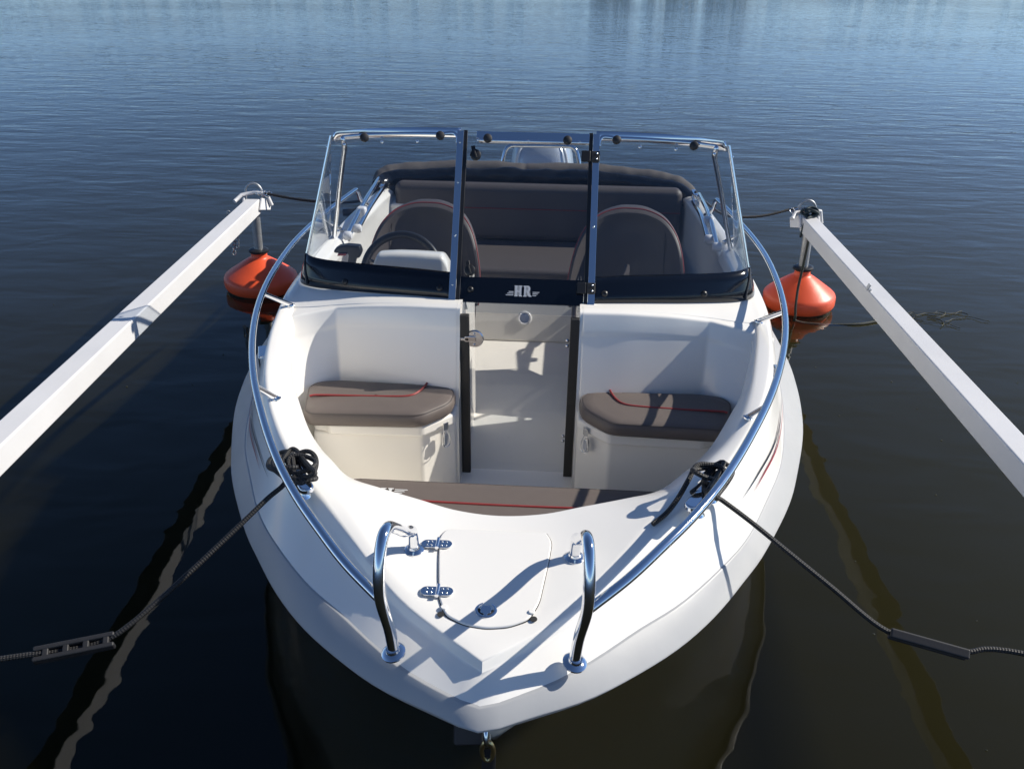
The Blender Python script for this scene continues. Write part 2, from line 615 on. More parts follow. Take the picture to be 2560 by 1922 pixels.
LINES = {
 # outer lower edge of the rubbing strake
 'A': [(0, .270, .425), (.025, .273, .425), (.10, .305, .425), (.235, .372, .424), (.355, .462, .422), (.46, .555, .42), (.555, .665, .418), (.648, .795, .416),
       (.73, .925, .414), (.85, 1.155, .412), (.925, 1.35, .41), (1.0, 1.58, .41), (1.045, 1.78, .408), (1.075, 1.98, .406), (1.095, 2.2, .404), (1.10, 2.6, .40),
       (1.10, 3.2, .395), (1.085, 3.8, .39), (1.06, 4.2, .385), (1.04, 4.46, .38)],
 # rubbing strake, widest line
 'B': [(0, .246, .452), (.025, .250, .452), (.10, .287, .452), (.235, .352, .45), (.36, .442, .448), (.465, .535, .446), (.563, .648, .444), (.655, .78, .442),
       (.738, .91, .44), (.858, 1.143, .438), (.933, 1.34, .436), (1.008, 1.575, .436), (1.052, 1.775, .434), (1.082, 1.975, .432), (1.102, 2.2, .43), (1.108, 2.6, .426),
       (1.108, 3.2, .42), (1.093, 3.8, .415), (1.068, 4.2, .41), (1.045, 4.46, .405)],
 # where the deck moulding leaves the strake
 'C': [(0, .281, .484), (.02, .284, .484), (.055, .299, .486), (.16, .353, .492), (.252, .423, .497), (.355, .517, .501), (.468, .617, .502), (.592, .764, .502),
       (.685, .90, .502), (.776, 1.088, .502), (.843, 1.24, .502), (.892, 1.40, .502), (.938, 1.60, .50), (.972, 1.80, .50), (1.013, 2.1, .498), (1.03, 2.6, .495),
       (1.03, 3.2, .49), (1.02, 3.8, .48), (1.0, 4.2, .47), (.98, 4.46, .465)],
 # outer edge of the coaming top / raised foredeck
 'E1': [(0.000, 0.352, 0.548), (0.100, 0.425, 0.555), (0.224, 0.523, 0.574), (0.368, 0.686, 0.613), (0.464, 0.800, 0.637), (0.546, 0.893, 0.657), (0.644, 1.040, 0.676), (0.735, 1.220, 0.688), (0.811, 1.418, 0.689), (0.887, 1.696, 0.683), (0.932, 1.935, 0.682), (0.966, 2.192, 0.683), (0.978, 2.593, 0.683), (0.978, 3.193, 0.677), (0.961, 3.795, 0.656), (0.929, 4.197, 0.631), (0.905, 4.458, 0.611)],
 # inner edge of the coaming top
 'E2': [(0.000, 0.420, 0.556), (0.110, 0.482, 0.565), (0.238, 0.572, 0.587), (0.348, 0.716, 0.620), (0.425, 0.828, 0.636), (0.492, 0.903, 0.648), (0.578, 1.025, 0.663), (0.674, 1.174, 0.677), (0.754, 1.407, 0.680), (0.842, 1.761, 0.674), (0.884, 1.966, 0.676), (0.920, 2.192, 0.678), (0.933, 2.593, 0.678), (0.934, 3.193, 0.672), (0.914, 3.795, 0.651), (0.881, 4.197, 0.626), (0.860, 4.458, 0.606)],
 # lip of the cockpit opening
 'G': [(0, .826, .590), (.115, .842, .590), (.22, .88, .592), (.335, .925, .591), (.43, .968, .590), (.50, 1.045, .594), (.550, 1.105, .598), (.618, 1.212, .605), (.712, 1.41, .615),
       (.752, 1.50, .615), (.818, 1.72, .622), (.868, 1.93, .634), (.888, 2.2, .640), (.90, 2.6, .64), (.90, 3.2, .64), (.885, 3.8, .63), (.855, 4.2, .612), (.83, 4.46, .595)],
}
OY = 1.30                                            # fan centre of the bow stations
DENSE = {}
for _k, _v in LINES.items():
    if _k == 'E1':
        DENSE[_k] = cr(_v, 10)
    else:                                            # run smoothly across the centre line
        DENSE[_k] = cr([(-_v[1][0], _v[1][1], _v[1][2])] + _v, 10)[10:]
PHIS = [2.5 * i for i in range(37)]
YS = [OY + .05 * i for i in range(1, 25)] + [2.6, 2.75, 2.9, 3.1, 3.3, 3.5, 3.7, 3.9, 4.1, 4.3, 4.46]
STN = [('p', math.radians(p)) for p in PHIS] + [('y', y) for y in YS]

def on_line(key, st):
    """point of a line at a station (a fan ray round the bow, then cross-sections)."""
    D = DENSE[key]
    if st[0] == 'p':
        def val(p):
            return math.atan2(p.x, OY - p.y) - st[1]
    else:
        def val(p):
            return p.y - st[1]
    for a, c in zip(D, D[1:]):
        va, vc = val(a), val(c)
        if va <= 1e-9 <= vc + 1e-9 or va <= 0 <= vc:
            t = 0 if vc == va else max(0.0, min(1.0, -va / (vc - va)))
            return a.lerp(c, t)
    return D[0].copy() if val(D[0]) > 0 else D[-1].copy()

def inward(p, d):
    """move a lip point d metres towards the inside of the boat"""
    if p.y < OY:
        c = V(0, OY, p.z)
        return p + (c - p).normalized() * d
    return V(p.x - d, p.y, p.z)

def mirror(p):
    return V(-p.x, p.y, p.z)

def both_sides(fn, stations):
    """rows right stern -> bow -> left stern"""
    rows = [fn(s) for s in reversed(stations)]
    left = [[mirror(p) for p in fn(s)] for s in stations[1:]]
    return rows + left

def deck_profile(s):
    c, e1, e2, g = (on_line(k, s) for k in ('C', 'E1', 'E2', 'G'))
    c = inward(c, .003)
    c.z -= .002
    k_ = 1.0 if s[0] == 'y' else max(0.0, min(1.0, (s[1] - .45) / .5))
    e0 = e1.lerp(c, .14 + .16 * k_)
    e0.z = e1.z - (.026 + .006 * k_)
    r1 = .007 + .007 * k_
    r2 = .018
    h = inward(g, -.006)
    h.z = g.z - .05
    k = inward(g, -.010 * k_ + .02 * (1 - k_))
    k.z = .34
    f = inward(g, .03)
    f.z = -.06
    pts = [c, e0, e1, e2, g, h, k, f]
    return fillet(pts, [0, r1, r1 * .8, r2, .010, .02, .02, 0], 4)

loft('deck_moulding', both_sides(deck_profile, STN), 'gelcoat', BOAT, 50)

def rub_profile(s):
    a, b, c = (on_line(k, s) for k in ('A', 'B', 'C'))
    ai = inward(a, .03)
    ai.z = a.z - .004
    ci = inward(c, .012)
    ci.z = c.z + .001
    mid = b.lerp(c, .55)
    mid.z += .003
    return fillet([ai, a, b, mid, c, ci], [0, .003, .0045, .02, .002, 0], 3)

loft('rub_rail', both_sides(rub_profile, STN), 'rub', BOAT, 50)

def hull_profile(s):
    a = inward(on_line('A', s), .012)
    p1 = V(a.x * .95, a.y + .13 * (math.cos(s[1]) if s[0] == 'p' else 0), .385)
    fb = max(0.0, (1.6 - a.y))
    p2 = V(a.x * (.93 - .10 * fb), a.y + .22 * min(1, fb), .20)
    p3 = V(a.x * (.86 - .22 * fb), a.y + .30 * min(1, fb), .04)
    p4 = V(a.x * (.80 - .30 * fb), a.y + .36 * min(1, fb), -.05)
    p5 = V(0, a.y + .5 * min(1, fb), -.22)
    return fillet([a, p1, p2, p3, p4, p5], .03, 2)

loft('hull', both_sides(hull_profile, STN), 'gelcoat', BOAT, 40)
prism('transom', [(-1.02, .40), (-.86, .60), (.86, .60), (1.02, .40), (.86, .02), (.5, -.1), (0, -.22), (-.5, -.1), (-.86, .02)], 4.43, 4.46, 'gelcoat', BOAT, .004, 'y')
prism('stern_deck', [(-.86, 4.09), (-.84, 4.44), (.84, 4.44), (.86, 4.09)], .50, .585, 'gelcoat', BOAT, .015, 'z')

# coloured pinstripes on the topsides
def stripe(name, sgn, m, stations, f0, f1, wd):
    rows = []
    n = len(stations)
    for i, s in enumerate(stations):
        c, e1 = on_line('C', s), on_line('E1', s)
        e0 = e1.lerp(c, .30)
        e0.z = e1.z - .032
        t = i / (n - 1)
        f = f0 + (f1 - f0) * t
        ww = wd * min(1.0, 4 * t + .05, 4 * (1 - t) + .05)
        p = c.lerp(e0, f)
        q = c.lerp(e0, f + ww / max(.02, (e0 - c).length))
        out = V(sgn * .0018, 0, .0018)
        r = [V(sgn * v.x, v.y, v.z) + out for v in (p, q)]
        rows.append(r)
    return loft(name, rows, m, BOAT, 80)

ST_A = [('p', math.radians(a)) for a in range(62, 91, 3)] + [('y', OY + .05 * i) for i in range(1, 10)]
ST_B = [('p', math.radians(a)) for a in range(68, 91, 3)] + [('y', OY + .05 * i) for i in range(1, 8)]
for sg in (1, -1):
    stripe('pinstripe', sg, 'black_stripe', ST_A, .62, .34, .006)
    o = stripe('pinstripe', sg, 'red_stripe', ST_B, .46, .26, .006)
    o['label'] = 'red pinstripe'

# ------------------------------------------------------------------ cockpit sole, bulkheads and consoles
prism('floor', [(-.80, 1.90), (-.83, 3.4), (.83, 3.4), (.80, 1.90)], -.10, .012, 'liner', BOAT, .006)
prism('floor', [(-.62, 1.20), (-.80, 1.95), (.80, 1.95), (.62, 1.20)], -.10, .035, 'liner', BOAT, .012)
for sg in (-1, 1):
    # bulkhead below the windshield: leaning wall, angled outer facet
    top = [V(.222, 1.878, .742), V(.40, 1.902, .734), V(.58, 1.936, .714), V(.715, 1.966, .690), V(.80, 1.945, .678), V(.880, 1.915, .668), V(.94, 1.88, .658)]
    bot = [V(.222, 1.765, .30), V(.40, 1.802, .30), V(.58, 1.845, .30), V(.70, 1.872, .30), V(.737, 1.80, .30), V(.785, 1.71, .30), V(.87, 1.60, .30)]
    low = [V(p.x, p.y, -.02) for p in bot]
    back = [p + V(0, .03 + (.08 if i > 3 else 0), .004) for i, p in enumerate(top)]
    rows = []
    for i in range(7):
        ledge = top[i] + (bot[i] - top[i]) * .16 + V(0, -.003, 0)
        rec = top[i] + (bot[i] - top[i]) * .20
        m1, m2, m3 = (rec.lerp(bot[i], q) for q in (.25, .5, .75))
        rows.append(fillet([back[i], top[i] + V(0, -.004, 0), ledge, rec, m1, m2, m3, bot[i], low[i]], [0, .010, .006, .02, .02, .02, .02, .02, 0], 4))
    # denser along the wall so that the outer facet turns softly
    cols = []
    for k in range(len(rows[0])):
        pl = [r[k] for r in rows]
        cols.append(fillet(pl, [0, .05, .05, .010, .03, .03, 0], 4))
    n = len(cols[0])
    rr = [[V(sg * cols[k][i].x, cols[k][i].y, cols[k][i].z) for k in range(len(cols))] for i in range(n)]
    loft('bulkhead', rr, 'gelcoat', BOAT, 50)
    # end cap towards the door
    e = [V(sg * p.x, p.y, p.z) for p in rows[0]]
    vs = e + [V(sg * .222, 2.40, .70), V(sg * .222, 2.40, -.02)]
    idx = list(range(len(e))) + [len(e) + 1, len(e)]
    mesh('door_jamb', vs + [v + V(sg * .012, 0, 0) for v in vs], [tuple(idx), tuple(i + len(vs) for i in reversed(idx))], 'gelcoat', BOAT, False)
    # console behind the bulkhead
    prism('console', [(sg * a, b) for a, b in ((.236, 1.96), (.60, 2.05), (.83, 2.14), (.872, 2.25), (.872, 2.36), (.236, 2.40))], .02, .672, 'gelcoat', BOAT, .02)

# plinth under the windshield
PL_P = [(.222, 1.897, .744), (.40, 1.920, .736), (.58, 1.954, .717), (.715, 1.982, .695), (.80, 1.988, .683), (.885, 1.998, .674), (.935, 2.03, .678), (.958, 2.15, .681), (.970, 2.4, .683), (.972, 2.86, .682)]
PL_Q = [(.222, 1.972, .742), (.42, 1.998, .737), (.60, 2.040, .727), (.75, 2.090, .715), (.84, 2.130, .707), (.90, 2.178, .702), (.93, 2.25, .698), (.945, 2.36, .697), (.955, 2.6, .699), (.950, 2.85, .702)]
PL_R = [(.222, 2.03, .722), (.42, 2.05, .715), (.60, 2.09, .705), (.74, 2.14, .695), (.81, 2.18, .688), (.85, 2.22, .683), (.875, 2.28, .68), (.89, 2.38, .678), (.905, 2.6, .68), (.905, 2.85, .68)]
for sg in (-1, 1):
    A_, B_, C_ = cr(PL_P, 6), cr(PL_Q, 6), cr(PL_R, 6)
    rows = []
    for a, b, c in zip(A_, B_, C_):
        lowc = V(c.x - .01, c.y + .01, c.z - .05)
        pr = fillet([a + V(0, 0, -.01), a, b, b + V(0, .008, 0) + (c - b) * .2, c, lowc], [0, .01, .008, .006, .015, 0], 3)
        rows.append([V(sg * p.x, p.y, p.z) for p in pr])
    loft('windshield_plinth', rows, 'gelcoat', BOAT, 50)

# lockers under the side cushions
for sg in (-1, 1):
    ol = [(.232, 1.86), (.232, 1.745), (.345, 1.640), (.745, 1.630), (.785, 1.80), (.70, 1.87)]
    bx = prism('storage_locker', [(sg * a, b) for a, b in ol], -.01, .333, 'liner', BOAT, .012)
    ol2 = [(.227, 1.865), (.227, 1.722), (.338, 1.614), (.675, 1.604), (.70, 1.628), (.74, 1.63), (.79, 1.79), (.71, 1.87)]
    prism('locker_lid', [(sg * a, b) for a, b in ol2], .334, .383, 'liner', bx, .014, seg=4)
    # toggle latch on the chamfered corner
    c = V(sg * .276, 1.692, .336)
    nrm = V(-sg * .74, -.67, 0).normalized()
    tx = V(nrm.y, -nrm.x, 0)
    R = Matrix((tx, V(0, 0, 1), nrm)).transposed()
    lt = plate('toggle_latch', stadium(.062, .022), c + nrm * .010 + V(0, 0, -.045), R @ Matrix.Rotation(math.pi / 2, 3, 'Z'), .004, 'satin_steel', bx, .001)
    plate('strike_plate', [(-.012, -.016), (.012, -.016), (.012, .016), (-.012, .016)], c + nrm * .022 + V(0, 0, .016), R, .003, 'satin_steel', bx, .001)
    wr = [c + nrm * .022 + V(0, 0, .006), c + nrm * .024 + tx * .016 + V(0, 0, -.03), c + nrm * .026 + tx * .017 + V(0, 0, -.062), c + nrm * .028 + V(0, 0, -.07),
          c + nrm * .026 - tx * .017 + V(0, 0, -.062), c + nrm * .024 - tx * .016 + V(0, 0, -.03)]
    tube('latch_wire', cr(wr, 5, True), .0018, 'chrome', bx, 8, True)
    plate('latch_lever', stadium(.05, .018), c + nrm * .016 + V(0, 0, -.04), R @ Matrix.Rotation(math.pi / 2 + .1, 3, 'Z'), .008, 'chrome', bx, .002)

# bow bench under the forward cushion
prism('bow_bench', [(-.54, 1.36), (-.46, 1.05), (-.25, .93), (0, .90), (.25, .93), (.46, 1.05), (.54, 1.36)], -.01, .235, 'liner', BOAT, .015)

# ------------------------------------------------------------------ rails and deck gear
RAIL = [(.220, .380, .682), (.307, .452, .710), (.384, .536, .730), (.476, .653, .745), (.569, .797, .760), (.668, .987, .775), (.769, 1.215, .785), (.860, 1.480, .790),
        (.930, 1.755, .792), (.978, 2.05, .792), (1.006, 2.38, .792), (1.008, 2.65, .792), (.995, 2.92, .79), (.972, 3.2, .788)]
HANDLE = [(.200, .383, .535), (.206, .382, .60), (.219, .379, .682), (.220, .388, .755), (.217, .420, .806), (.213, .462, .810), (.209, .52, .765), (.204, .585, .706), (.2005, .640, .668), (.200, .665, .640), (.200, .668, .58)]

def sgn(pts, s):
    return [V(s * p[0], p[1], p[2]) for p in pts]

for sg in (-1, 1):
    pts = cr(sgn(RAIL, sg), 8)
    end = fillet([pts[-1], V(sg * .952, 3.40, .786), V(sg * .945, 3.42, .72), V(sg * .925, 3.50, .672)], .04, 6)
    rl = tube('bow_rail', pts + end[1:], .0112, 'chrome', BOAT, 18)
    for top, foot in (((.735, 1.13, .781), (.720, 1.235, .688)), ((.948, 1.835, .791), (.903, 1.995, .684)), ((1.001, 2.84, .790), (.950, 3.00, .682))):
        a, b = sgn([top, foot], sg)
        tube('stanchion', [a, a.lerp(b, .5), b], .0095, 'chrome', rl, 14)
        lathe('stanchion_foot', [(.019, 0), (.019, .003), (.013, .006), (.011, .010)], b + V(0, 0, -.006), 'chrome', rl, 20, rotx(-.1) @ roty(sg * .25))
    h = tube('grab_handle', cr(sgn(HANDLE, sg), 7), .0132, 'chrome', BOAT, 20)
    lathe('handle_flange', [(.027, 0), (.027, .004), (.022, .008), (.016, .010), (.0145, .016)], V(sg * .200, .383, .527), 'chrome', h, 28, roty(sg * .14) @ rotx(.14))
    lathe('handle_flange', [(.026, 0), (.026, .004), (.021, .008), (.016, .010), (.0145, .016)], V(sg * .200, .668, .5845), 'chrome', h, 28)

# mooring cleats on the coaming, a flat bar on two feet
CLEATS = {}
def cleat(c, ang, l, wd, hgt, zb):
    R = rotz(ang)
    o = plate('mooring_cleat', stadium(l, wd), Vector(c), R, .018, 'chrome', BOAT, .006)
    for k in (-1, 1):
        p = Vector(c) + R @ V(k * l * .2, 0, 0)
        lathe('cleat_foot', [(.020, 0), (.018, .004), (.012, .012), (.012, hgt)], V(p.x, p.y, zb), 'chrome', o, 20)
    return o
for sg in (-1, 1):
    ang = math.atan2(.176, .113 * sg)
    cleat((sg * .532, .832, .680), ang, .200, .038, .045, .640)
    # low pop-up cleat with a loop of cord further aft
    pc = V(sg * .882, 1.60, .645)
    tang = math.atan2(.20, .07 * sg)
    pm = box('side_cleat', pc, (.10, .034, .05), 'chrome', BOAT, .006, rotz(tang))
    loop = [pc + V(-sg * .01, -.03, .0), pc + V(-sg * .045, -.05, .012), pc + V(-sg * .075, -.085, .0), pc + V(-sg * .06, -.12, -.008), pc + V(-sg * .03, -.11, -.01)]
    tube('cord_loop', cr(loop, 6), .004, 'rope_black', pm, 8)

# anchor hatch on the foredeck
def plat(p):
    u = p[1] - .42
    return .5552 + .0925 * u + .425 * p[0] ** 2 - .0223 * u * u - .778 * p[0] ** 2 * u
hat = [(.128, .755), (.143, .722), (.136, .65), (.118, .52), (.096, .467), (.05, .445), (0, .438), (-.05, .445), (-.096, .467), (-.118, .52), (-.136, .65), (-.143, .722), (-.128, .755)]
hat_r = [(p.x, p.y) for p in fillet([V(a, b, 0) for a, b in hat + hat[:1]], .016, 4)[:-1]]
grow = [((x) * 1.011, (y - .6) * 1.0095 + .6) for x, y in hat_r]
HATCH = prism('anchor_hatch', hat_r, lambda p: plat(p) - .005, lambda p: plat(p) + .0058, 'gelcoat', BOAT, .0040, seg=3)
prism('hatch_gap_strip', grow, lambda p: plat(p) - .01, lambda p: plat(p) + .0013, 'dark_gap', HATCH)  # near-black strip paints the shade of the open gap round the lid
for hy, hx in ((.690, -.1455), (.532, -.1235)):
    z = plat((hx, hy)) + .0062
    hg = plate('hinge', stadium(.078, .030), V(hx, hy, z), rotz(.02), .003, 'chrome', HATCH, .001)
    tube('hinge_pin', [V(hx + .002, hy - .019, z + .004), V(hx + .002, hy + .019, z + .004)], .0048, 'chrome', HATCH, 12)
    for a in (-.026, -.014, .014, .026):
        for b in (-.007, .007):
            screw('screw', (hx + a * .92, hy + b, z + .003), (0, 0, 1), .0030, 'satin_steel', HATCH)
zz = plat((0, .485)) + .0066
lathe('flush_latch', [(.026, -.003), (.026, .002), (.023, .0038), (.0195, .0034), (.0188, .0012)], (-.004, .488, zz - .0005), 'chrome', HATCH, 36)
lathe('latch_recess', [(.0192, 0), (.0192, .0022)], (-.004, .488, zz - .0005), 'dark_gap', HATCH, 30)
plate('latch_pull', [(-.012, -.010), (-.005, -.012), (-.004, -.018), (.004, -.018), (.005, -.012), (.012, -.010), (.013, .004), (.008, .012), (-.008, .012), (-.013, .004)], V(-.004, .488, zz + .0012), rotx(.08), .0025, 'chrome', HATCH, .001)
for sx in (-1, 1):
    lathe('drain_boss', [(.0075, 0), (.0075, .003), (.0065, .004)], (sx * .101, .487, plat((.1, .487)) + .0048), 'gelcoat', HATCH, 16)
    lathe('drain_notch', [(.0085, 0), (.0085, .0012)], (sx * .106, .470, plat((.1, .47)) + .0016), 'dark_gap', HATCH, 16)

# stem plate, bow eye, shackle below the bow
stem = box('stem_plate', (-.034, .372, .36), (.066, .06, .12), 'stem_grey', BOAT, .006, rotx(-.30) @ rotz(.12))
tube('bow_eye', cr([V(.012, .33, .405), V(.012, .30, .40), V(.014, .288, .375), V(.016, .30, .352), V(.016, .33, .345)], 6), .006, 'chrome', BOAT, 12)

# ------------------------------------------------------------------ windshield
WB = [(.262, 1.972, .740), (.42, 1.998, .737), (.60, 2.040, .727), (.75, 2.090, .715), (.84, 2.130, .707), (.90, 2.178, .702), (.93, 2.25, .698), (.945, 2.36, .697), (.955, 2.6, .699), (.950, 2.84, .702)]
WT = [(.262, 2.332, 1.290), (.38, 2.330, 1.290), (.52, 2.318, 1.289), (.63, 2.298, 1.287), (.700, 2.274, 1.284), (.745, 2.262, 1.280), (.766, 2.285, 1.272), (.780, 2.335, 1.245), (.862, 2.56, .99), (.945, 2.80, .745)]
WBd, WTd = cr(WB, 6), cr(WT, 6)

def ws_pt(i, f, sg, off=0.0):
    p = WBd[i].lerp(WTd[i], f)
    j, k = max(0, i - 1), min(len(WBd) - 1, i + 1)
    tx = WBd[k].lerp(WTd[k], f) - WBd[j].lerp(WTd[j], f)
    ty = WTd[i] - WBd[i]
    n = ty.cross(tx).normalized()
    if n.y > 0.3 or n.x < -.3:
        n = -n
    p = p + n * off
    return V(sg * p.x, p.y, p.z), V(sg * n.x, n.y, n.z)

def near_i(x, top=True):
    """index of the windshield column whose top (or bottom) lies at half-width x in front of the corner"""
    L = WTd if top else WBd
    return min(range(32), key=lambda i: abs(L[i].x - x))

def solid(o, th, off=0):
    md = o.modifiers.new('solidify', 'SOLIDIFY')
    md.thickness = th
    md.offset = off
    return o

for sg in (-1, 1):
    NW = len(WBd)
    rows = [[ws_pt(i, f / 10, sg)[0] for f in range(11)] for i in range(NW)]
    pane = loft('windshield_pane', rows, 'acrylic', BOAT, 60)
    solid(pane, .005)
    # printed black band along the foot of the pane, dying out behind the corner
    band = []
    for i in range(NW):
        f = .155 + .05 * min(1, i / 30)
        if i > 36:
            f *= max(.12, 1 - (i - 36) / 14)
        band.append([ws_pt(i, f * q / 3, sg, .0045)[0] for q in range(4)])
    solid(loft('black_band', band, 'black_print', pane, 60), .002, 1)
    # frame tube over the top and down the raking aft edge
    fr = [ws_pt(i, .985, sg, .002)[0] for i in range(4, 27)] + [V(sg * .712, 2.262, 1.262), V(sg * .714, 2.285, 1.235), V(sg * .738, 2.345, 1.18), V(sg * .80, 2.49, 1.033), V(sg * .87, 2.66, .86), V(sg * .942, 2.83, .69)]
    first = [V(sg * .272, 2.312, 1.255), V(sg * .278, 2.322, 1.278), V(sg * .296, 2.328, 1.287)]
    fp = cr(first + fr[:23:3] + fr[23:], 4)
    tube('pane_frame', fp, .0105, 'chrome', pane, 14)
    # flat mirror-bright cap along the top edge
    caprow = [[ws_pt(i, .965, sg, .009)[0], ws_pt(i, 1.022, sg, .009)[0], ws_pt(i, 1.022, sg, -.006)[0]] for i in range(0, 31)]
    solid(loft('top_cap', caprow, 'chrome', pane, 50), .002)
    # corner seam strip at the fold of the pane, bright above, black over the band
    ci = 33
    tube('corner_bead', [ws_pt(ci, f / 12, sg, .002)[0] for f in range(2, 13)], .006, 'chrome', pane, 10)
    tube('corner_gasket', [ws_pt(33, .20, sg, .006)[0], ws_pt(31, .13, sg, .006)[0], ws_pt(28, .05, sg, .007)[0], ws_pt(27, .01, sg, .007)[0]], .006, 'black_plastic', pane, 10)
    # rubber bumpers and canopy studs along the top
    for x, kind in ((.345, 1), (.42, 0), (.56, 0), (.625, 1), (.70, 0)):
        i = near_i(x)
        p, n = ws_pt(i, .965 if kind else .935, sg, .012)
        if kind:
            R = n.to_track_quat('Z', 'Y').to_matrix()
            lathe('rubber_bumper', [(.011, 0), (.016, .003), (.0175, .011), (.015, .019), (.008, .023)], p, 'rubber', pane, 18, R)
        else:
            screw('canopy_stud', p, n, .0065, 'chrome', pane)
    p, n = ws_pt(36, .93, sg, .004)
    screw('canopy_stud', p, n, .0065, 'chrome', pane)
    for x in (.315, .70):
        i = near_i(x, False)
        p, n = ws_pt(i, .055, sg, .0065)
        screw('band_bolt', p, n, .0125, 'black_plastic', pane)
    # bright flat post beside the opening centre pane with black hinge channel
    d = (V(0, 2.335, 1.292) - V(0, 1.972, .740)).normalized()
    nn = V(0, -d.z, d.y)
    base = V(sg * .263, 1.968, .733)
    Rp = Matrix((V(1, 0, 0), d, nn * 1.0)).transposed()
    L = .668
    post = plate('windshield_post', [(-.0125, 0), (.0125, 0), (.0125, L), (-.0125, L)], base + nn * .006, Rp, .010, 'chrome', BOAT, .001)
    plate('post_channel', [(-.007, -.012), (.007, -.012), (.007, L + .004), (-.007, L + .004)], base + V(-sg * .0205, 0, 0) + nn * -.002, Rp, .014, 'black_plastic', post, .001)
    for h in ((.06, .25, .46, .62) if sg < 0 else (.30,)):
        screw('screw', base + V(-sg * .0, 0, 0) + d * h + nn * .0165, nn, .0042, 'satin_steel', post)

# centre pane that hinges open on the right-hand post
d = (V(0, 2.335, 1.292) - V(0, 1.972, .740)).normalized()
nn = V(0, -d.z, d.y)
Rp = Matrix((V(1, 0, 0), d, nn)).transposed()
b0 = V(0, 1.968, .733)
CP = plate('centre_pane', [(-.235, -.005), (.235, -.005), (.235, .655), (-.235, .655)], b0, Rp, .005, 'acrylic', BOAT)
plate('black_band', [(-.234, -.004), (.234, -.004), (.234, .094), (-.234, .094)], b0 + nn * .0065, Rp, .002, 'black_print', CP)
plate('wind_flap', [(-.205, -.042), (.205, -.042), (.212, -.004), (-.212, -.004)], b0 + nn * .002, Rp, .003, 'acrylic', CP)
tube('pane_frame', [b0 + V(-.19, 0, 0) + d * .632 + nn * .012, b0 + V(.235, 0, 0) + d * .632 + nn * .012], .0095, 'chrome', CP, 14)
plate('top_cap', [(-.20, .640), (.236, .640), (.236, .668), (-.20, .668)], b0 + nn * .006, Rp, .008, 'chrome', CP, .001)
for x in (-.155, .152):
    lathe('rubber_bumper', [(.011, 0), (.016, .003), (.0175, .011), (.015, .019), (.008, .023)], b0 + V(x, 0, 0) + d * .634 + nn * .018, 'rubber', CP, 18, nn.to_track_quat('Z', 'Y').to_matrix())
for x in (-.192, .0, .198):
    screw('canopy_stud', b0 + V(x, 0, 0) + d * .630 + nn * .020, nn, .006, 'chrome', CP)
for h in (.572, .118):
    c = b0 + V(-.200, 0, 0) + d * h + nn * .008
    R = nn.to_track_quat('Z', 'Y').to_matrix()
    kn = lathe('turn_latch', [(.0205, 0), (.0215, .006), (.020, .013), (.015, .016)], c, 'black_plastic', CP, 26, R)
    plate('latch_tab', [(-.008, .0), (.008, .0), (.008, .038), (-.008, .038)], c + V(-.004, 0, 0), Rp @ Matrix.Rotation(.22, 3, 'Z'), .007, 'black_plastic', CP, .002)
    plate('latch_rib', [(-.003, -.017), (.003, -.017), (.003, .017), (-.003, .017)], c + nn * .016, Rp @ Matrix.Rotation(.35, 3, 'Z'), .007, 'black_trim', CP, .001)
for h in (.575, .062):
    c = b0 + V(.243, 0, 0) + d * h + nn * .016
    hg = plate('pane_hinge', [(-.036, -.022), (.0, -.022), (.0, .022), (-.036, .022)], c, Rp, .010, 'black_plastic', CP, .004)
    plate('hinge_leaf', [(.001, -.021), (.034, -.021), (.034, .021), (.001, .021)], c + nn * .001, Rp, .009, 'black_trim', CP, .004)
    for q in (-.011, .011):
        screw('screw', c + V(.023, 0, 0) + d * q + nn * .010, nn, .0042, 'satin_steel', CP)
screw('band_bolt', b0 + V(-.195, 0, 0) + d * .045 + nn * .008, nn, .0125, 'black_plastic', CP)

# silver lettering: serif H and R between stacked wing bars
def poly_H():
    w_, s, b_, t = .30, .11, .075, .12
    return [[(0, 0), (.30, 0), (.30, .10), (.235, .10), (.235, .42), (.465, .42), (.465, .10), (.40, .10), (.40, 0), (.70, 0), (.70, .10), (.63, .10), (.63, .90), (.70, .90), (.70, 1),
             (.40, 1), (.40, .90), (.465, .90), (.465, .55), (.235, .55), (.235, .90), (.30, .90), (.30, 1), (0, 1), (0, .90), (.07, .90), (.07, .10), (0, .10)]]
def poly_R():
    outer = [(0, 0), (.30, 0), (.30, .10), (.235, .10), (.235, .45), (.30, .45), (.44, .10), (.50, .0), (.76, 0), (.76, .10), (.66, .12), (.50, .48), (.60, .56), (.63, .72), (.60, .88), (.50, .98), (.38, 1),
             (0, 1), (0, .90), (.07, .90), (.07, .10), (0, .10)]
    hole = [(.235, .57), (.33, .57), (.42, .62), (.44, .73), (.42, .84), (.33, .90), (.235, .90)]
    # cut the counter out with a slit so that it stays one simple outline
    i = 4
    return [outer[:i + 0] + [(.235, .10), (.235, .575)] + [(.33, .575), (.42, .62), (.44, .73), (.42, .84), (.33, .895), (.237, .895), (.237, .573), (.2352, .45)] + outer[5:]]

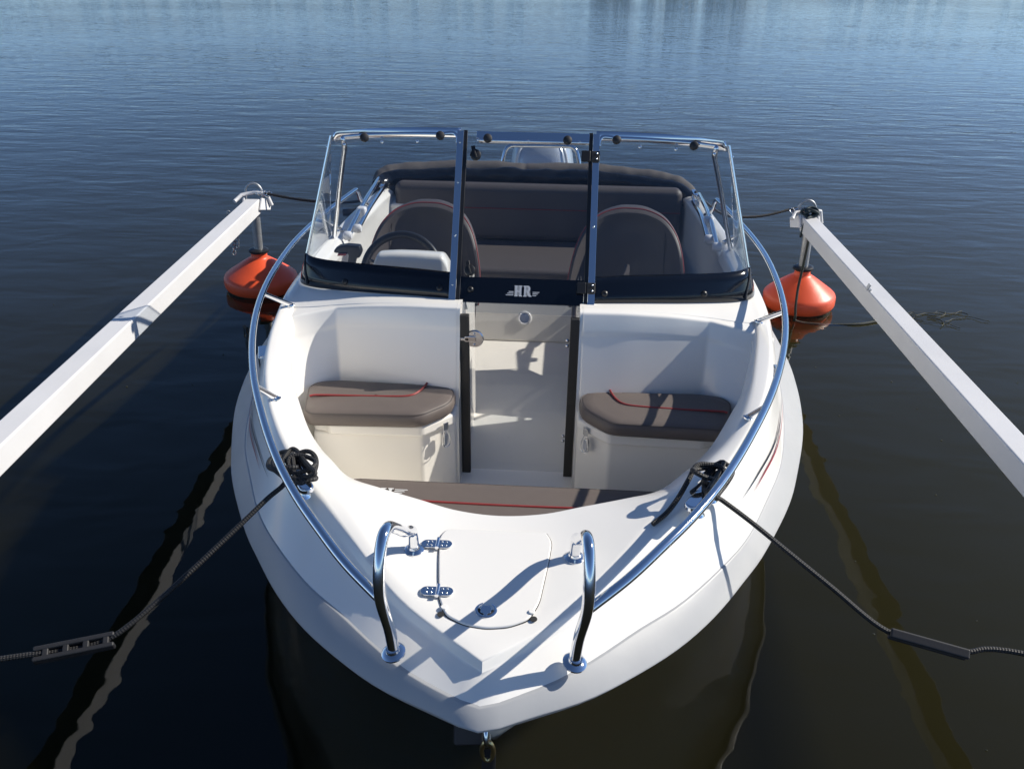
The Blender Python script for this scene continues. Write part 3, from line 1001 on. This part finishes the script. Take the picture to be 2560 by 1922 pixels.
def letters(name, c, R, hgt, m, parent, th=.0008, wings=True, left_wing=True):
    """the HR mark centred on c, drawn in the plane of R"""
    polys = []
    for p in poly_H():
        polys.append([((x - .74) * hgt, (y - .5) * hgt) for x, y in p])
    for p in poly_R():
        polys.append([((x + .06) * hgt, (y - .5) * hgt) for x, y in p])
    if wings:
        for k, (l, y) in enumerate(((.30, -.12), (.42, -.27), (.56, -.42))):
            for s in ((-1, 1) if left_wing else (1,)):
                y0, y1 = y, y + .075
                x0 = .90 if s > 0 else -.82
                pts = [(x0, y0), (x0 + s * (1.0 - .9 + l) , y0), (x0 + s * (1.0 - .9 + l + .07), y1), (x0, y1)]
                if s > 0:
                    # right wing: longest bar on top
                    yy = -.42 + (.30 - (y + .42)) 
                    pts = [(x0, yy), (x0 + (l - .0), yy), (x0 + (l + .07), yy + .075), (x0, yy + .075)]
                polys.append([(a * hgt, b * hgt) for a, b in pts])
    c = Vector(c)
    bm = bmesh.new()
    for p in polys:
        vs = [bm.verts.new(c + R @ V(a, b, th)) for a, b in p]
        f = bm.faces.new(vs)
    bmesh.ops.triangulate(bm, faces=bm.faces[:])
    me = bpy.data.meshes.new(name)
    bm.to_mesh(me)
    bm.free()
    return link(name, me, m, parent, False)

letters('silver_lettering', b0 + V(.004, 0, 0) + d * .045 + nn * .0092, Rp, .042, 'silver_print', CP)

# ------------------------------------------------------------------ walk-through door
DOOR = box('door_panel', (0, 1.872, .385), (.40, .006, .68), 'acrylic_door', BOAT)
for sg in (-1, 1):
    prism('door_trim', [(sg * .188, .004), (sg * .188, .722), (sg * .2215, .722), (sg * .2215, .004)], 1.852, 1.878, 'black_trim', DOOR, .003, 'y')
c = V(-.168, 1.866, .628)
Rd = Matrix((V(1, 0, 0), V(0, 0, 1), V(0, -1, 0))).transposed()
lathe('door_latch', [(.034, 0), (.035, .005), (.031, .010), (.028, .010)], c, 'satin_steel', DOOR, 32, Rd)
plate('latch_handle', [(-.030, -.010), (.012, -.010), (.012, .012), (-.030, .012)], c + V(-.006, -.010, 0), Rd, .006, 'chrome', DOOR, .002)
plate('latch_bolt', [(-.052, -.006), (-.02, -.006), (-.02, .006), (-.052, .006)], c + V(0, -.008, 0), Rd, .008, 'satin_steel', DOOR, .002)
for q in (-1, 1):
    screw('screw', c + V(0, -.010, q * .022), (0, -1, 0), .0045, 'satin_steel', DOOR)
for h in (.62, .205):
    for q in (-.011, .011):
        screw('hinge_bolt', (.180, 1.867, h + q), (0, -1, 0), .0068, 'satin_steel', DOOR)

# ------------------------------------------------------------------ helm
cw = box('instrument_cowl', (0, 0, 0), (.001, .001, .001), 'gelcoat', BOAT)
bpy.data.objects.remove(cw)
rows = []
for x, zt, yo in ((-.640, .70, .01), (-.622, .775, .0), (-.598, .826, .0), (-.52, .832, 0), (-.44, .832, 0), (-.335, .828, 0), (-.312, .79, .0), (-.298, .70, .01)):
    rows.append(fillet([V(x, 2.185 + yo, .66), V(x, 2.215 + yo, zt - .004), V(x, 2.255, zt), V(x, 2.33, zt - .02), V(x, 2.37, .66)], .02, 3))
cols = [fillet([r[k] for r in rows], .012, 3) for k in range(len(rows[0]))]
rr = [[cols[k][i] for k in range(len(cols))] for i in range(len(cols[0]))]
COWL = loft('instrument_cowl', rr, 'gelcoat', BOAT, 60)
wc = V(-.548, 2.455, .662)
Rw = rotx(math.radians(62))
ring = [wc + Rw @ V(.168 * math.cos(a), .168 * math.sin(a), 0) for a in [2 * math.pi * k / 56 for k in range(56)]]
SW = tube('steering_wheel', ring, .0165, 'black_plastic', BOAT, 14, True)
for a in (math.radians(20), math.radians(160), math.radians(270)):
    p = wc + Rw @ V(.165 * math.cos(a), .165 * math.sin(a), 0)
    tube('wheel_spoke', [wc + Rw @ V(.02 * math.cos(a), .02 * math.sin(a), -.03), p], .010, 'black_plastic', SW, 10, flat=.6)
lathe('wheel_hub', [(.045, 0), (.045, .02), (.03, .035)], wc + Rw @ V(0, 0, -.045), 'black_plastic', SW, 24, Rw)
tube('steering_column', [wc + Rw @ V(0, 0, -.04), V(-.548, 2.33, .60)], .03, 'black_plastic', SW, 16)

# remote-control lever: grip bent over a raked arm, red trim switch under the grip
arm = prism('throttle_lever', [(-.772, .700), (-.742, .700), (-.728, .745), (-.712, .752), (-.700, .776), (-.708, .803), (-.76, .806), (-.795, .800), (-.818, .785), (-.822, .770), (-.80, .768), (-.765, .772), (-.758, .76)], 2.375, 2.415, 'black_plastic', BOAT, .008, 'y', 3)
prism('trim_switch', [(-.806, .758), (-.768, .761), (-.764, .771), (-.802, .769)], 2.371, 2.40, 'red_piping', arm, .002, 'y')
prism('control_housing', [(-.80, .60), (-.70, .60), (-.72, .70), (-.765, .712), (-.80, .69)], 2.36, 2.44, 'white_plastic', arm, .01, 'y')

# ------------------------------------------------------------------ seats
def seat(cx, rot, y0=2.88):
    R = rotz(rot)
    def W(x, y, z):
        p = R @ V(x, y, 0)
        return V(cx + p.x, y0 + p.y, z)
    out = [(-.262, .40), (-.272, .50), (-.262, .60), (-.240, .69), (-.205, .755), (-.15, .80), (-.07, .824), (0, .828), (.07, .824), (.15, .80), (.205, .755), (.240, .69), (.262, .60), (.272, .50), (.262, .40)]
    arc = [(p.x, p.y) for p in cr([V(a, b, 0) for a, b in out], 5)]
    def yy(x, z):            # wrap-round bucket: edges come forward, back leans aft
        return (z - .4) * .20 - .16 * (abs(x) / .27) ** 2.6
    rows = []
    cxz = (0, .56)
    for s, dy in ((1.0, .095), (1.02, .055), (1.0, .015), (.965, .0), (.90, .004), (.82, .018), (.55, .016), (.28, .014), (.05, .014)):
        r = []
        for x, z in arc:
            X, Z = cxz[0] + (x - cxz[0]) * s, cxz[1] + (z - cxz[1]) * s
            if z < .41:
                Z = .40
            r.append(W(X, yy(X, Z) + dy, Z))
        rows.append(r)
    back = [[W(x * .9, yy(x * .9, z) + .11, z) for x, z in arc], [W(x * .1, .14 + (z - .4) * .15, .40 + (z - .4) * .9) for x, z in arc]]
    st = loft('seat', list(reversed(back)) + rows, 'vinyl_dark', BOAT, 60)
    pip = [W(x * 1.012, yy(x, z) + .030, .56 + (z - .56) * 1.012) for x, z in arc]
    tube('seat_piping', pip, .0032, 'red_piping', st, 8)
    for s in (-1, 1):
        sm = [W(s * q, yy(s * q, z) + .008, z) for q, z in ((.165, .775), (.168, .70), (.172, .60), (.18, .50), (.185, .42))]
        tube('seat_seam', cr(sm, 4), .0016, 'black_trim', st, 6)
    cu = [W(x, y, 0) for x, y in ((-.23, -.36), (.23, -.36), (.25, -.10), (.24, .04), (-.24, .04), (-.25, -.10))]
    prism('seat_base', [(p.x, p.y) for p in cu], .30, .42, 'vinyl_dark', st, .03, seg=4)
    lathe('seat_pedestal', [(.16, 0), (.05, .02), (.05, .29)], W(0, -.15, .012), 'satin_steel', st, 24)
    return st

seat(-.508, 0.0)
seat(.470, -.10)

# rear bench across the stern
RB = prism('rear_bench', [(3.20, .012), (3.34, .275), (3.90, .275), (3.90, .012)], -.84, .84, 'liner', BOAT, .015, 'x')
def rounded_box(name, c, size, m, parent, bev, rot=None):
    return box(name, c, size, m, parent, bev, rot, 5)
rounded_box('bench_cushion', (0, 3.65, .322), (1.66, .56, .085), 'vinyl_dark', RB, .03)
rounded_box('bench_backrest', (0, 3.975, .525), (1.72, .13, .335), 'vinyl_dark', RB, .045, rotx(-.10))
tube('bench_piping', [V(-.855, 3.911, .560), V(0, 3.909, .560), V(.855, 3.911, .560)], .0025, 'red_piping', RB, 8)
Rv = Matrix((V(1, 0, 0), V(0, .47, .88), V(0, -.88, .47))).transposed()
vc = V(-.035, 3.262, .128)
lathe('vent_ring', [(.040, 0), (.040, .004), (.034, .007), (.027, .005), (.027, 0)], vc, 'white_plastic', RB, 36, Rv)
lathe('vent_mesh', [(.027, 0), (.027, .0045)], vc, 'satin_steel', RB, 30, Rv)
for a in range(4):
    an = math.pi / 4 + a * math.pi / 2
    screw('screw', vc + Rv @ V(.034 * math.cos(an), .034 * math.sin(an), .006), Rv @ V(0, 0, 1), .004, 'satin_steel', RB)

# ------------------------------------------------------------------ folded canopy and its frame
cpath = cr([V(-.985, 4.03, .645), V(-.965, 4.10, .690), V(-.86, 4.16, .712), V(-.6, 4.20, .722), (-.3, 4.22, .728), V(-.12, 4.22, .715), V(0, 4.22, .722), V(.3, 4.22, .722), V(.6, 4.20, .712), V(.80, 4.17, .69), V(.92, 4.11, .64), V(.965, 4.02, .585)], 10)
rad = []
for i, p in enumerate(cpath):
    t = i / (len(cpath) - 1)
    rad.append((.026 + .030 * min(1, 6 * t, 6 * (1 - t))) * (1 + .16 * mnoise.noise(V(i * .23, 0, 0))))
CAN = tube('canopy', cpath, .06, 'canvas', BOAT, 20, radii=rad, flat=.75)
tx_ = bpy.data.textures.new('wrinkle', 'CLOUDS')
tx_.noise_scale = .22
md = CAN.modifiers.new('sub', 'SUBSURF'); md.levels = 1; md.render_levels = 2
md = CAN.modifiers.new('wrinkle', 'DISPLACE'); md.texture = tx_; md.strength = .022; md.texture_coords = 'LOCAL'; md.mid_level = .5
wpath = cr([V(-.975, 4.00, .640), V(-.9, 4.09, .672), V(-.6, 4.135, .690), V(-.3, 4.15, .700), V(0, 4.15, .695), V(.3, 4.15, .695), V(.6, 4.135, .680), V(.82, 4.10, .655), V(.93, 4.02, .600)], 10)
wr = tube('window_roll', wpath, .036, 'window_roll', CAN, 16, flat=1.15, radii=[.044 * (1 + .18 * mnoise.noise(V(i * .4, 5, 0))) for i in range(len(wpath))])
md = wr.modifiers.new('sub', 'SUBSURF'); md.levels = 1; md.render_levels = 2
md = wr.modifiers.new('wrinkle', 'DISPLACE'); md.texture = tx_; md.strength = .03; md.texture_coords = 'LOCAL'
w2 = cr([V(-.95, 3.99, .615), V(-.7, 4.06, .648), V(-.3, 4.07, .655), V(.1, 4.07, .652), V(.5, 4.06, .645), V(.8, 4.04, .625), V(.93, 4.0, .57)], 10)
wr2 = tube('window_roll', w2, .03, 'window_roll', CAN, 14, flat=.8)
md = wr2.modifiers.new('wrinkle', 'DISPLACE'); md.texture = tx_; md.strength = .03; md.texture_coords = 'LOCAL'
for sg in (-1, 1):
    f1 = [V(sg * .882, 2.86, .700), V(sg * .915, 3.35, .715), V(sg * .960, 3.98, .700 if sg < 0 else .66)]
    f2 = [V(sg * .862, 2.98, .690), V(sg * .885, 3.4, .695), V(sg * .915, 3.92, .670 if sg < 0 else .63)]
    cf = tube('canopy_frame', cr(f1, 6), .0125, 'chrome', BOAT, 14)
    tube('frame_strut', cr(f2, 6), .0125, 'chrome', cf, 14)
    rounded_box('frame_clamp', V(sg * .90, 3.25, .705), (.05, .05, .05), 'white_plastic', cf, .012)
    for a, b in ((.882, 2.86), (.862, 2.98)):
        lathe('frame_hinge', [(.016, -.02), (.022, -.012), (.022, .012), (.016, .02)], V(sg * a, b, .695), 'white_plastic', cf, 18, roty(math.pi / 2))

# ------------------------------------------------------------------ outboard motor
def outboard():
    prof = []
    # stacked rounded sections of the cowling
    secs = [(.25, .16, .24), (.32, .19, .28), (.40, .215, .31), (.52, .224, .32), (.62, .220, .315), (.69, .209, .30), (.742, .191, .275), (.778, .167, .245), (.801, .135, .205), (.811, .09, .14), (.814, .03, .05), (.8145, .001, .001)]
    rows = []
    for z, a, b in secs:
        r = []
        for k in range(40):
            t = 2 * math.pi * k / 40
            cx, sy = math.cos(t), math.sin(t)
            e = .72
            r.append(V(math.copysign(abs(cx) ** e, cx) * a + .004, 4.86 + math.copysign(abs(sy) ** e, sy) * b * .8 - (z - .5) * .05, z))
        rows.append(r)
    c = loft('outboard_motor', rows, 'cowl_metal', BOAT, 60, True)
    for sg in (-1, 1):
        p = []
        for z, a, b in secs[3:9]:
            p.append(V(sg * a * .80 + .004, 4.86 - b * .8 * .80 - (z - .5) * .05 - .012, z + .002))
        tube('cowl_flash', cr(p, 4), .010, 'cowl_light', c, 8, flat=.5)
    box('motor_leg', (0, 4.84, .02), (.12, .20, .60), 'cowl_metal', c, .03)
    loop = fillet([V(-.255, 4.52, .55), V(-.252, 4.54, .70), V(-.225, 4.56, .802), V(.225, 4.56, .806), V(.255, 4.54, .70), V(.257, 4.52, .55)], [0, .04, .06, .06, .04, 0], 8)
    tube('motor_guard', loop, .014, 'chrome', BOAT, 14)

outboard()
for sg in (-1, 1):
    sl = plate('stern_cleat', stadium(.13, .028), V(sg * .925, 3.93, .672), rotz(math.pi / 2), .014, 'chrome', BOAT, .004)
    for k in (-1, 1):
        lathe('cleat_foot', [(.014, 0), (.010, .01), (.010, .03)], V(sg * .925, 3.93 + k * .03, .645), 'chrome', sl, 14)
rounded_box('stern_locker', (-.80, 4.0, .52), (.18, .20, .10), 'gelcoat', BOAT, .015)

# ------------------------------------------------------------------ loose cushions
def cushion(name, outline, z0, z1, label, group, crown=.008):
    """upholstered block: piped top edge, slightly crowned top"""
    o2 = [(p.x, p.y) for p in fillet([V(a, b, 0) for a, b in outline + outline[:2]], .035, 5)]
    o2 = o2[6:] if False else o2
    pts = [V(a, b, 0) for a, b in outline]
    n = len(pts)
    ring = []
    for i in range(n):
        a, b, c = pts[i - 1], pts[i], pts[(i + 1) % n]
        d1, d2 = (a - b), (c - b)
        r = min(.04, d1.length * .45, d2.length * .45)
        A, B = b + d1.normalized() * r, b + d2.normalized() * r
        for k in range(6):
            t = k / 5
            ring.append(A * (1 - t) ** 2 + b * 2 * t * (1 - t) + B * t * t)
    # resample evenly
    tot = [0]
    for i in range(len(ring)):
        tot.append(tot[-1] + (ring[(i + 1) % len(ring)] - ring[i]).length)
    M_ = 120
    ev = []
    j = 0
    for k in range(M_):
        tq = tot[-1] * k / M_
        while tot[j + 1] < tq:
            j += 1
        f = (tq - tot[j]) / max(1e-9, tot[j + 1] - tot[j])
        ev.append(ring[j].lerp(ring[(j + 1) % len(ring)], f))
    cen = sum(ev, V(0, 0, 0)) / M_
    def inset(dist, z):
        out = []
        for i in range(M_):
            tg = (ev[(i + 1) % M_] - ev[i - 1]).normalized()
            nrm = V(-tg.y, tg.x, 0)
            if nrm.dot(cen - ev[i]) < 0:
                nrm = -nrm
            p = ev[i] + nrm * dist
            out.append(V(p.x, p.y, z))
        return out
    h = z1 - z0
    rows = [inset(.02, z0), inset(.006, z0 + .004), inset(0, z0 + .016), inset(-.001, z0 + h * .55), inset(.001, z1 - .016), inset(.006, z1 - .006), inset(.014, z1)]
    for s in (.85, .65, .4, .2, .02):
        base = inset(.014, z1)
        rows.append([V(cen.x + (p.x - cen.x) * s, cen.y + (p.y - cen.y) * s, z1 + crown * (1 - s * s) + .0012 * mnoise.noise(V(p.x * s * 9, p.y * 9, 3))) for p in base])
    o = loft(name, rows, 'vinyl', None, 60, True)
    tag(o, label, 'cushion', group)
    tube('edge_seam', inset(.0065, z1 - .0052), .0022, 'vinyl_dark', o, 6, True)
    return o

CL = [(.268, 1.838), (.232, 1.79), (.236, 1.70), (.335, 1.592), (.735, 1.575), (.765, 1.60), (.80, 1.785), (.770, 1.832), (.69, 1.850), (.48, 1.842)]
cl = cushion('seat_cushion', [(-a, b) for a, b in CL], .384, .442, 'taupe cushion with red piping fully in the sun, on the left bow locker', 'cushions in the bow')
cr_ = cushion('seat_cushion', CL, .384, .442, 'taupe cushion crossed by dark shadow bands, on the right bow locker', 'cushions in the bow')
def pipe_on(o, pts, z):
    tube('red_piping', cr([V(a, b, z) for a, b in pts], 8), .0042, 'red_piping', o, 8)
pipe_on(cl, [(-.765, 1.690), (-.735, 1.700), (-.60, 1.705), (-.45, 1.712), (-.395, 1.725), (-.368, 1.76), (-.352, 1.81), (-.348, 1.832)], .4495)
pipe_on(cr_, [(.765, 1.690), (.735, 1.698), (.60, 1.700), (.45, 1.710), (.395, 1.725), (.368, 1.76), (.352, 1.81), (.348, 1.832)], .4495)
cb = cushion('seat_cushion', [(-.56, 1.395), (-.50, 1.12), (-.38, 1.0), (-.2, .93), (0, .91), (.2, .93), (.38, 1.0), (.50, 1.12), (.56, 1.395)], .236, .302, 'taupe cushion with silver lettering at the foot of the bow, half hidden by the foredeck', 'cushions in the bow', .004)
pipe_on(cb, [(-.36, 1.266), (-.2, 1.262), (0, 1.26), (.2, 1.262), (.36, 1.266)], .3065)
Rc = Matrix((V(-1, 0, 0), V(0, -1, 0), V(0, 0, 1))).transposed()
letters('silver_lettering', V(-.436, 1.300, .3035), Rc, .062, 'silver_print', cb, .002)

# ------------------------------------------------------------------ booms, buoys
def boom(name, end, start, wd, label, ring_side):
    end, start = Vector(end), Vector(start)
    root = thing(name, label, 'boom', start, 'white mooring booms')
    dv = (end - start)
    L = dv.length
    dv.normalize()
    sx = V(dv.y, -dv.x, 0).normalized()
    R = Matrix((sx, dv, sx.cross(dv))).transposed()
    def P(x, y, z):
        return start + R @ V(x, y, z)
    h = wd / 2
    vs = [P(a, b, c) for b in (0, L) for a, c in ((-h, -h), (h, -h), (h, h), (-h, h))]
    fs = [(0, 1, 2, 3), (7, 6, 5, 4)] + [(i, (i + 1) % 4, 4 + (i + 1) % 4, 4 + i) for i in range(4)]
    o = mesh('beam', vs, fs, 'boom_paint', root, True, 30)
    bevel(o, .007, 3)
    # bracket plates, clamp and lifting ring at the buoy end
    for s in (-1, 1):
        q = [P(s * (h + .004), L - .06, -h * .2), P(s * (h + .030), L + .055, -h * .9), P(s * (h + .030), L + .10, h * .2), P(s * (h + .004), L + .0, h + .006)]
        vs = q + [v + R @ V(s * .012, 0, 0) for v in q]
        bevel(mesh('end_bracket', vs, [(0, 1, 2, 3), (7, 6, 5, 4)] + [(i, (i + 1) % 4, 4 + (i + 1) % 4, 4 + i) for i in range(4)], 'boom_paint', root, True, 30), .003)
    tube('bracket_bar', [P(-h - .06, L - .03, h - .01), P(-h - .03, L + .03, h + .015), P(0, L + .05, h + .03), P(h + .03, L + .05, h + .02), P(h + .05, L + .06, -.01)], .012, 'boom_paint', root, 10)
    hoop = [P(.052 * math.cos(a) - .005, L + .055, h + .02 + .062 * math.sin(a)) for a in [math.pi * k / 14 for k in range(15)]]
    tube('lifting_ring', [P(.047, L + .055, h - .03)] + hoop + [P(-.057, L + .055, h - .03)], .0065, 'galvanised', root, 10)
    for k in range(7):
        a = k * 1.1
        c = P(ring_side * (.02 + .012 * k), L + .045 + .01 * math.sin(a), h + .022 + .008 * math.cos(a * 1.7))
        ln = [c + V(.014 * math.cos(t), .006 * math.sin(t) * math.cos(a), .010 * math.sin(t)) for t in [2 * math.pi * j / 10 for j in range(10)]]
        tube('shackle_link', ln, .0032, 'satin_steel', root, 6, True)
    return root, P, L

BL, PBL, LBL = boom('mooring_boom', (-1.722, 3.90, .535), (-1.392, -1.1, .575), .086, 'white boom on the left carrying the windshield shadow', 1)
BR, PBR, LBR = boom('mooring_boom', (1.588, 3.86, .535), (1.535, -1.1, .575), .086, 'white boom on the right with a small metal clip on its edge', -1)
cl_ = prism('metal_clip', [(-.010, 0), (.012, 0), (.012, .004), (-.002, .004), (.006, .026), (-.002, .030), (-.010, .006)], 2.62, 2.64, 'galvanised', BR, .001, 'y')
for v in cl_.data.vertices:
    v.co += Vector((1.533, 0, .590))

def buoy(c, rr_, tilt, label):
    root = thing('mooring_buoy', label, 'buoy', c, 'red mooring buoys')
    k = rr_ / .225
    prof = [(.05, -.16), (.14, -.13), (.19, -.06), (.205, .0), (.221, .018), (.226, .028), (.227, .050), (.2265, .072), (.222, .084), (.208, .097), (.17, .124), (.12, .160), (.085, .184), (.064, .197), (.053, .204), (.049, .212), (.049, .240)]
    lathe('float', [(r * k, z) for r, z in prof], c, 'buoy', root, 64, tilt, 50)
    lathe('algae_band', [(.2065 * k, -.03), (.2075 * k, .0), (.2145 * k, .012), (.2155 * k, .018)], c, 'algae', root, 64, tilt, 60)
    lathe('collar', [(.056, .236), (.060, .240), (.060, .252), (.050, .258), (.036, .260)], c, 'black_plastic', root, 32, tilt)
    lathe('pole', [(.0275, .25), (.0275, .52)], c, 'galvanised', root, 24, tilt)
    return root

buoy((-1.748, 3.93, 0), .225, roty(.045) @ rotx(.02), 'red mooring buoy at the end of the left boom, hung with chain')
buoy((1.636, 3.93, 0), .212, roty(-.04) @ rotx(.02), 'red mooring buoy at the end of the right boom, a rope hanging down its front')

# chain hanging beside the left buoy
ch = thing('chain', 'rusty chain hanging from the left boom onto the red buoy', 'chain', (-1.86, 3.84, .22))
for k in range(13):
    c = V(-1.862 + .004 * math.sin(k), 3.845, .50 - k * .0205)
    ang = (k % 2) * math.pi / 2 + .4
    ln = [c + V(.010 * math.cos(t) * math.cos(ang), .010 * math.cos(t) * math.sin(ang), .016 * math.sin(t)) for t in [2 * math.pi * j / 12 for j in range(12)]]
    tube('chain_link', ln, .0038, 'galvanised', ch, 6, True)
    ln = [c + V(.024 + .010 * math.cos(t), .004, .016 * math.sin(t)) for t in [2 * math.pi * j / 12 for j in range(12)]]
    if k < 11:
        tube('chain_link', ln, .0034, 'galvanised', ch, 6, True)

# ------------------------------------------------------------------ ropes
def rope(name, pts, r, m, label, n=10, group='mooring ropes'):
    o = tube(name, cr(pts, n), r, m, None, 10)
    return tag(o, label, 'rope', group)

def coil(c, ang, turns, ax, bx, z0, dz, ph):
    """oval turns of rope heaped on a cleat; centre, size and tilt drift slowly from turn to turn"""
    pts = []
    n = 14
    N = int(turns * n)
    for k in range(N):
        t = 2 * math.pi * k / n
        g = k / N
        u = k / n + ph
        A = ax * (.80 + .22 * math.sin(u * 1.9))
        B = bx * (.85 + .28 * math.sin(u * 2.7 + 1))
        R = rotz(ang + .42 * math.sin(u * 2.3))
        p = Vector(c) + R @ V(A * math.cos(t) + .018 * math.sin(u * 3.1), B * math.sin(t) + .012 * math.cos(u * 1.3), 0)
        p.z = z0 + dz * g + .010 * math.sin(t + u) + .006 * math.cos(2 * t)
        pts.append(p)
    return pts

rnd = random.Random(11)
# left bow rope: figure-eight hitches piled on the cleat, one slack loop outboard
cL = V(-.532, .845, .68)
pl = [V(-1.9, .24, .50), V(-1.4, .30, .455), V(-1.07, .402, .438), V(-1.02, .42, .432), V(-.93, .45, .436), V(-.87, .487, .458), V(-.77, .59, .520), V(-.67, .70, .590), V(-.60, .775, .642),
      V(-.562, .815, .668), V(-.590, .845, .680), V(-.628, .885, .668), V(-.640, .935, .660), V(-.615, .960, .668), V(-.575, .93, .690)]
pl += coil(V(-.525, .835, 0), math.atan2(.176, -.113), 4.7, .070, .034, .694, .026, .3)
rope('mooring_rope', pl, .0066, 'rope_black', 'black braided bow rope on the left, heaped on its cleat', 6)
# right bow rope
cR = V(.532, .845, .68)
pr_ = [V(2.1, .44, .50), V(1.6, .49, .45), V(1.24, .575, .445), V(1.14, .575, .435), V(1.04, .60, .435), V(.955, .628, .450), V(.85, .697, .505), V(.75, .762, .557), V(.66, .821, .604), V(.585, .865, .64), V(.565, .845, .662),
       V(.60, .90, .672), V(.625, .96, .672), V(.60, .985, .682)]
pr_ += coil(V(.548, .87, 0), math.atan2(.176, .113), 4.2, .072, .030, .692, .030, 1.2)
pr_ += [V(.515, .90, .722), V(.488, .85, .708), V(.462, .82, .672), V(.432, .790, .645), V(.395, .755, .634)]
rope('mooring_rope', pr_, .0066, 'rope_black', 'black braided bow rope on the right, loose end lying on the foredeck', 6)

def snubber(c, dirv, up, label):
    """rubber mooring compensator: flat bar with three slots the rope is wound through"""
    dirv = Vector(dirv).normalized()
    sd = dirv.cross(Vector(up)).normalized()
    u = sd.cross(dirv)
    R = Matrix((dirv, sd, u)).transposed()
    c = Vector(c)
    root = thing('rope_snubber', label, 'snubber', c, 'rubber snubbers on the bow ropes')
    L, W_, H_ = .178, .036, .024
    for s in (-1, 1):
        vs = [c + R @ V(a * L / 2, s * (W_ / 2 - .005) + b, d_) for a in (-1, 1) for b in (-.006, .006) for d_ in (-H_ / 2, H_ / 2)]
        bevel(mesh('side_bar', vs, [(0, 1, 3, 2), (4, 6, 7, 5), (0, 4, 5, 1), (2, 3, 7, 6), (0, 2, 6, 4), (1, 5, 7, 3)], 'rubber', root, True, 35), .0045, 3)
    for x in (-.062, -.018, .026, .070):
        vs = [c + R @ V(x + a, b * (W_ / 2 - .008), d_) for a in (-.007, .007) for b in (-1, 1) for d_ in (-H_ * .42, H_ * .42)]
        bevel(mesh('cross_bar', vs, [(0, 1, 3, 2), (4, 6, 7, 5), (0, 4, 5, 1), (2, 3, 7, 6), (0, 2, 6, 4), (1, 5, 7, 3)], 'rubber', root, True, 35), .003, 2)
    return root

snubber((-.975, .432, .437), (.16, .055, .006), V(.1, -.4, 1), 'slotted black rubber snubber on the left bow rope')
snubber((1.06, .592, .437), (.19, -.055, -.012), V(-.1, .75, .6), 'solid-sided black rubber snubber on the right bow rope, sunlit')

# stern ropes to the booms
rope('mooring_rope', [V(-1.66, 3.95, .60), V(-1.45, 3.93, .575), V(-1.2, 3.90, .570), V(-1.02, 3.88, .60), V(-.95, 3.90, .66), V(-.92, 3.95, .69)], .0085, 'rope_black', 'black stern rope from the left boom ring, behind the windshield', 8)
rope('mooring_rope', [V(1.56, 3.93, .605), V(1.50, 3.93, .60), V(1.3, 3.88, .565), V(1.1, 3.86, .575), V(.97, 3.9, .65), V(.925, 3.93, .69)], .0075, 'rope_black', 'black stern rope from the right boom ring, behind the windshield', 8)
fd = tube('rope_sleeve', cr([V(-1.13, 3.74, .555), V(-1.05, 3.75, .563), V(-.975, 3.78, .60)], 5), .022, 'rubber', None, 12)
tag(fd, 'short black rubber sleeve lying on the left gunwale by the stern', 'sleeve')
# teal rope knotted round the right boom ring, its tail hanging down the buoy into the water
kn = []
for k in range(26):
    t = k * .9
    kn.append(V(1.590 + .034 * math.cos(t) + .012 * math.sin(t * .7), 3.86 + .02 * math.sin(t * 1.3), .585 + .028 * math.sin(t) * .7 + .001 * k))
tt = [V(1.545, 3.81, .47), V(1.548, 3.80, .53), V(1.565, 3.81, .58)] + kn
rope('knotted_rope', tt, .0085, 'rope_teal', 'dark teal rope knotted round the ring of the right boom', 5)
rope('hanging_rope', [V(1.590, 3.79, .57), V(1.584, 3.78, .45), V(1.574, 3.76, .32), V(1.562, 3.74, .19), V(1.556, 3.705, .09), V(1.560, 3.69, .03), V(1.575, 3.69, -.01), V(1.70, 3.66, -.012), V(1.9, 3.64, .004), V(2.05, 3.70, .006)], .0075, 'rope_old', 'slimy thin rope hanging over the right buoy and trailing in the water', 8)
# weed on the surface behind the right boom
wv = thing('water_weed', 'stringy water weed floating beyond the right boom', 'weed', (2.35, 3.78, 0))
for k in range(16):
    x = rnd.uniform(2.05, 2.62)
    y = 3.78 + rnd.uniform(-.07, .10)
    pts, a = [], rnd.uniform(-.6, .6)
    for j in range(5):
        pts.append(V(x, y, .004 + .006 * rnd.random()))
        x += .045 * math.cos(a)
        y += .045 * math.sin(a)
        a += rnd.uniform(-.9, .9)
    tube('strand', cr(pts, 4), rnd.uniform(.0012, .0030), 'weed', wv, 6)

# strap and shackle below the bow
sk_ = thing('bow_strap', 'black strap shackled to the eye under the bow', 'strap', (.02, .31, .1))
lnk = [V(.016 + .013 * math.cos(t), .295, .338 + .030 * math.sin(t)) for t in [2 * math.pi * j / 16 for j in range(16)]]
tube('shackle', lnk, .0055, 'brass', sk_, 8, True)
tube('webbing', cr([V(.018, .300, .325), V(.018, .310, .29), V(.016, .325, .23), V(.018, .35, .10), V(.02, .40, -.05)], 6), .016, 'rubber', sk_, 12, flat=.6)

# specks of pollen and leaf bits drifting on the near water
vs, fs = [], []
for k in range(60):
    x, y = rnd.uniform(1.0, 3.2), rnd.uniform(.3, 3.2)
    if k % 4 == 0:
        x, y = rnd.uniform(-3.2, -1.25), rnd.uniform(.3, 4.5)
    r, a = rnd.uniform(.0015, .005), rnd.uniform(0, 6.28)
    i = len(vs)
    for q in range(5):
        t = a + q * 1.2566
        vs.append(V(x + r * math.cos(t) * rnd.uniform(.6, 1.4), y + r * math.sin(t) * rnd.uniform(.6, 1.4), .002))
    vs.append(V(x, y, .0045))
    fs += [(i + q, i + (q + 1) % 5, i + 5) for q in range(5)]
o = mesh('floating_specks', vs, fs, 'weed', None, False)
tag(o, 'tiny leaf bits drifting on the dark near water', 'debris')
o['kind'] = 'stuff'
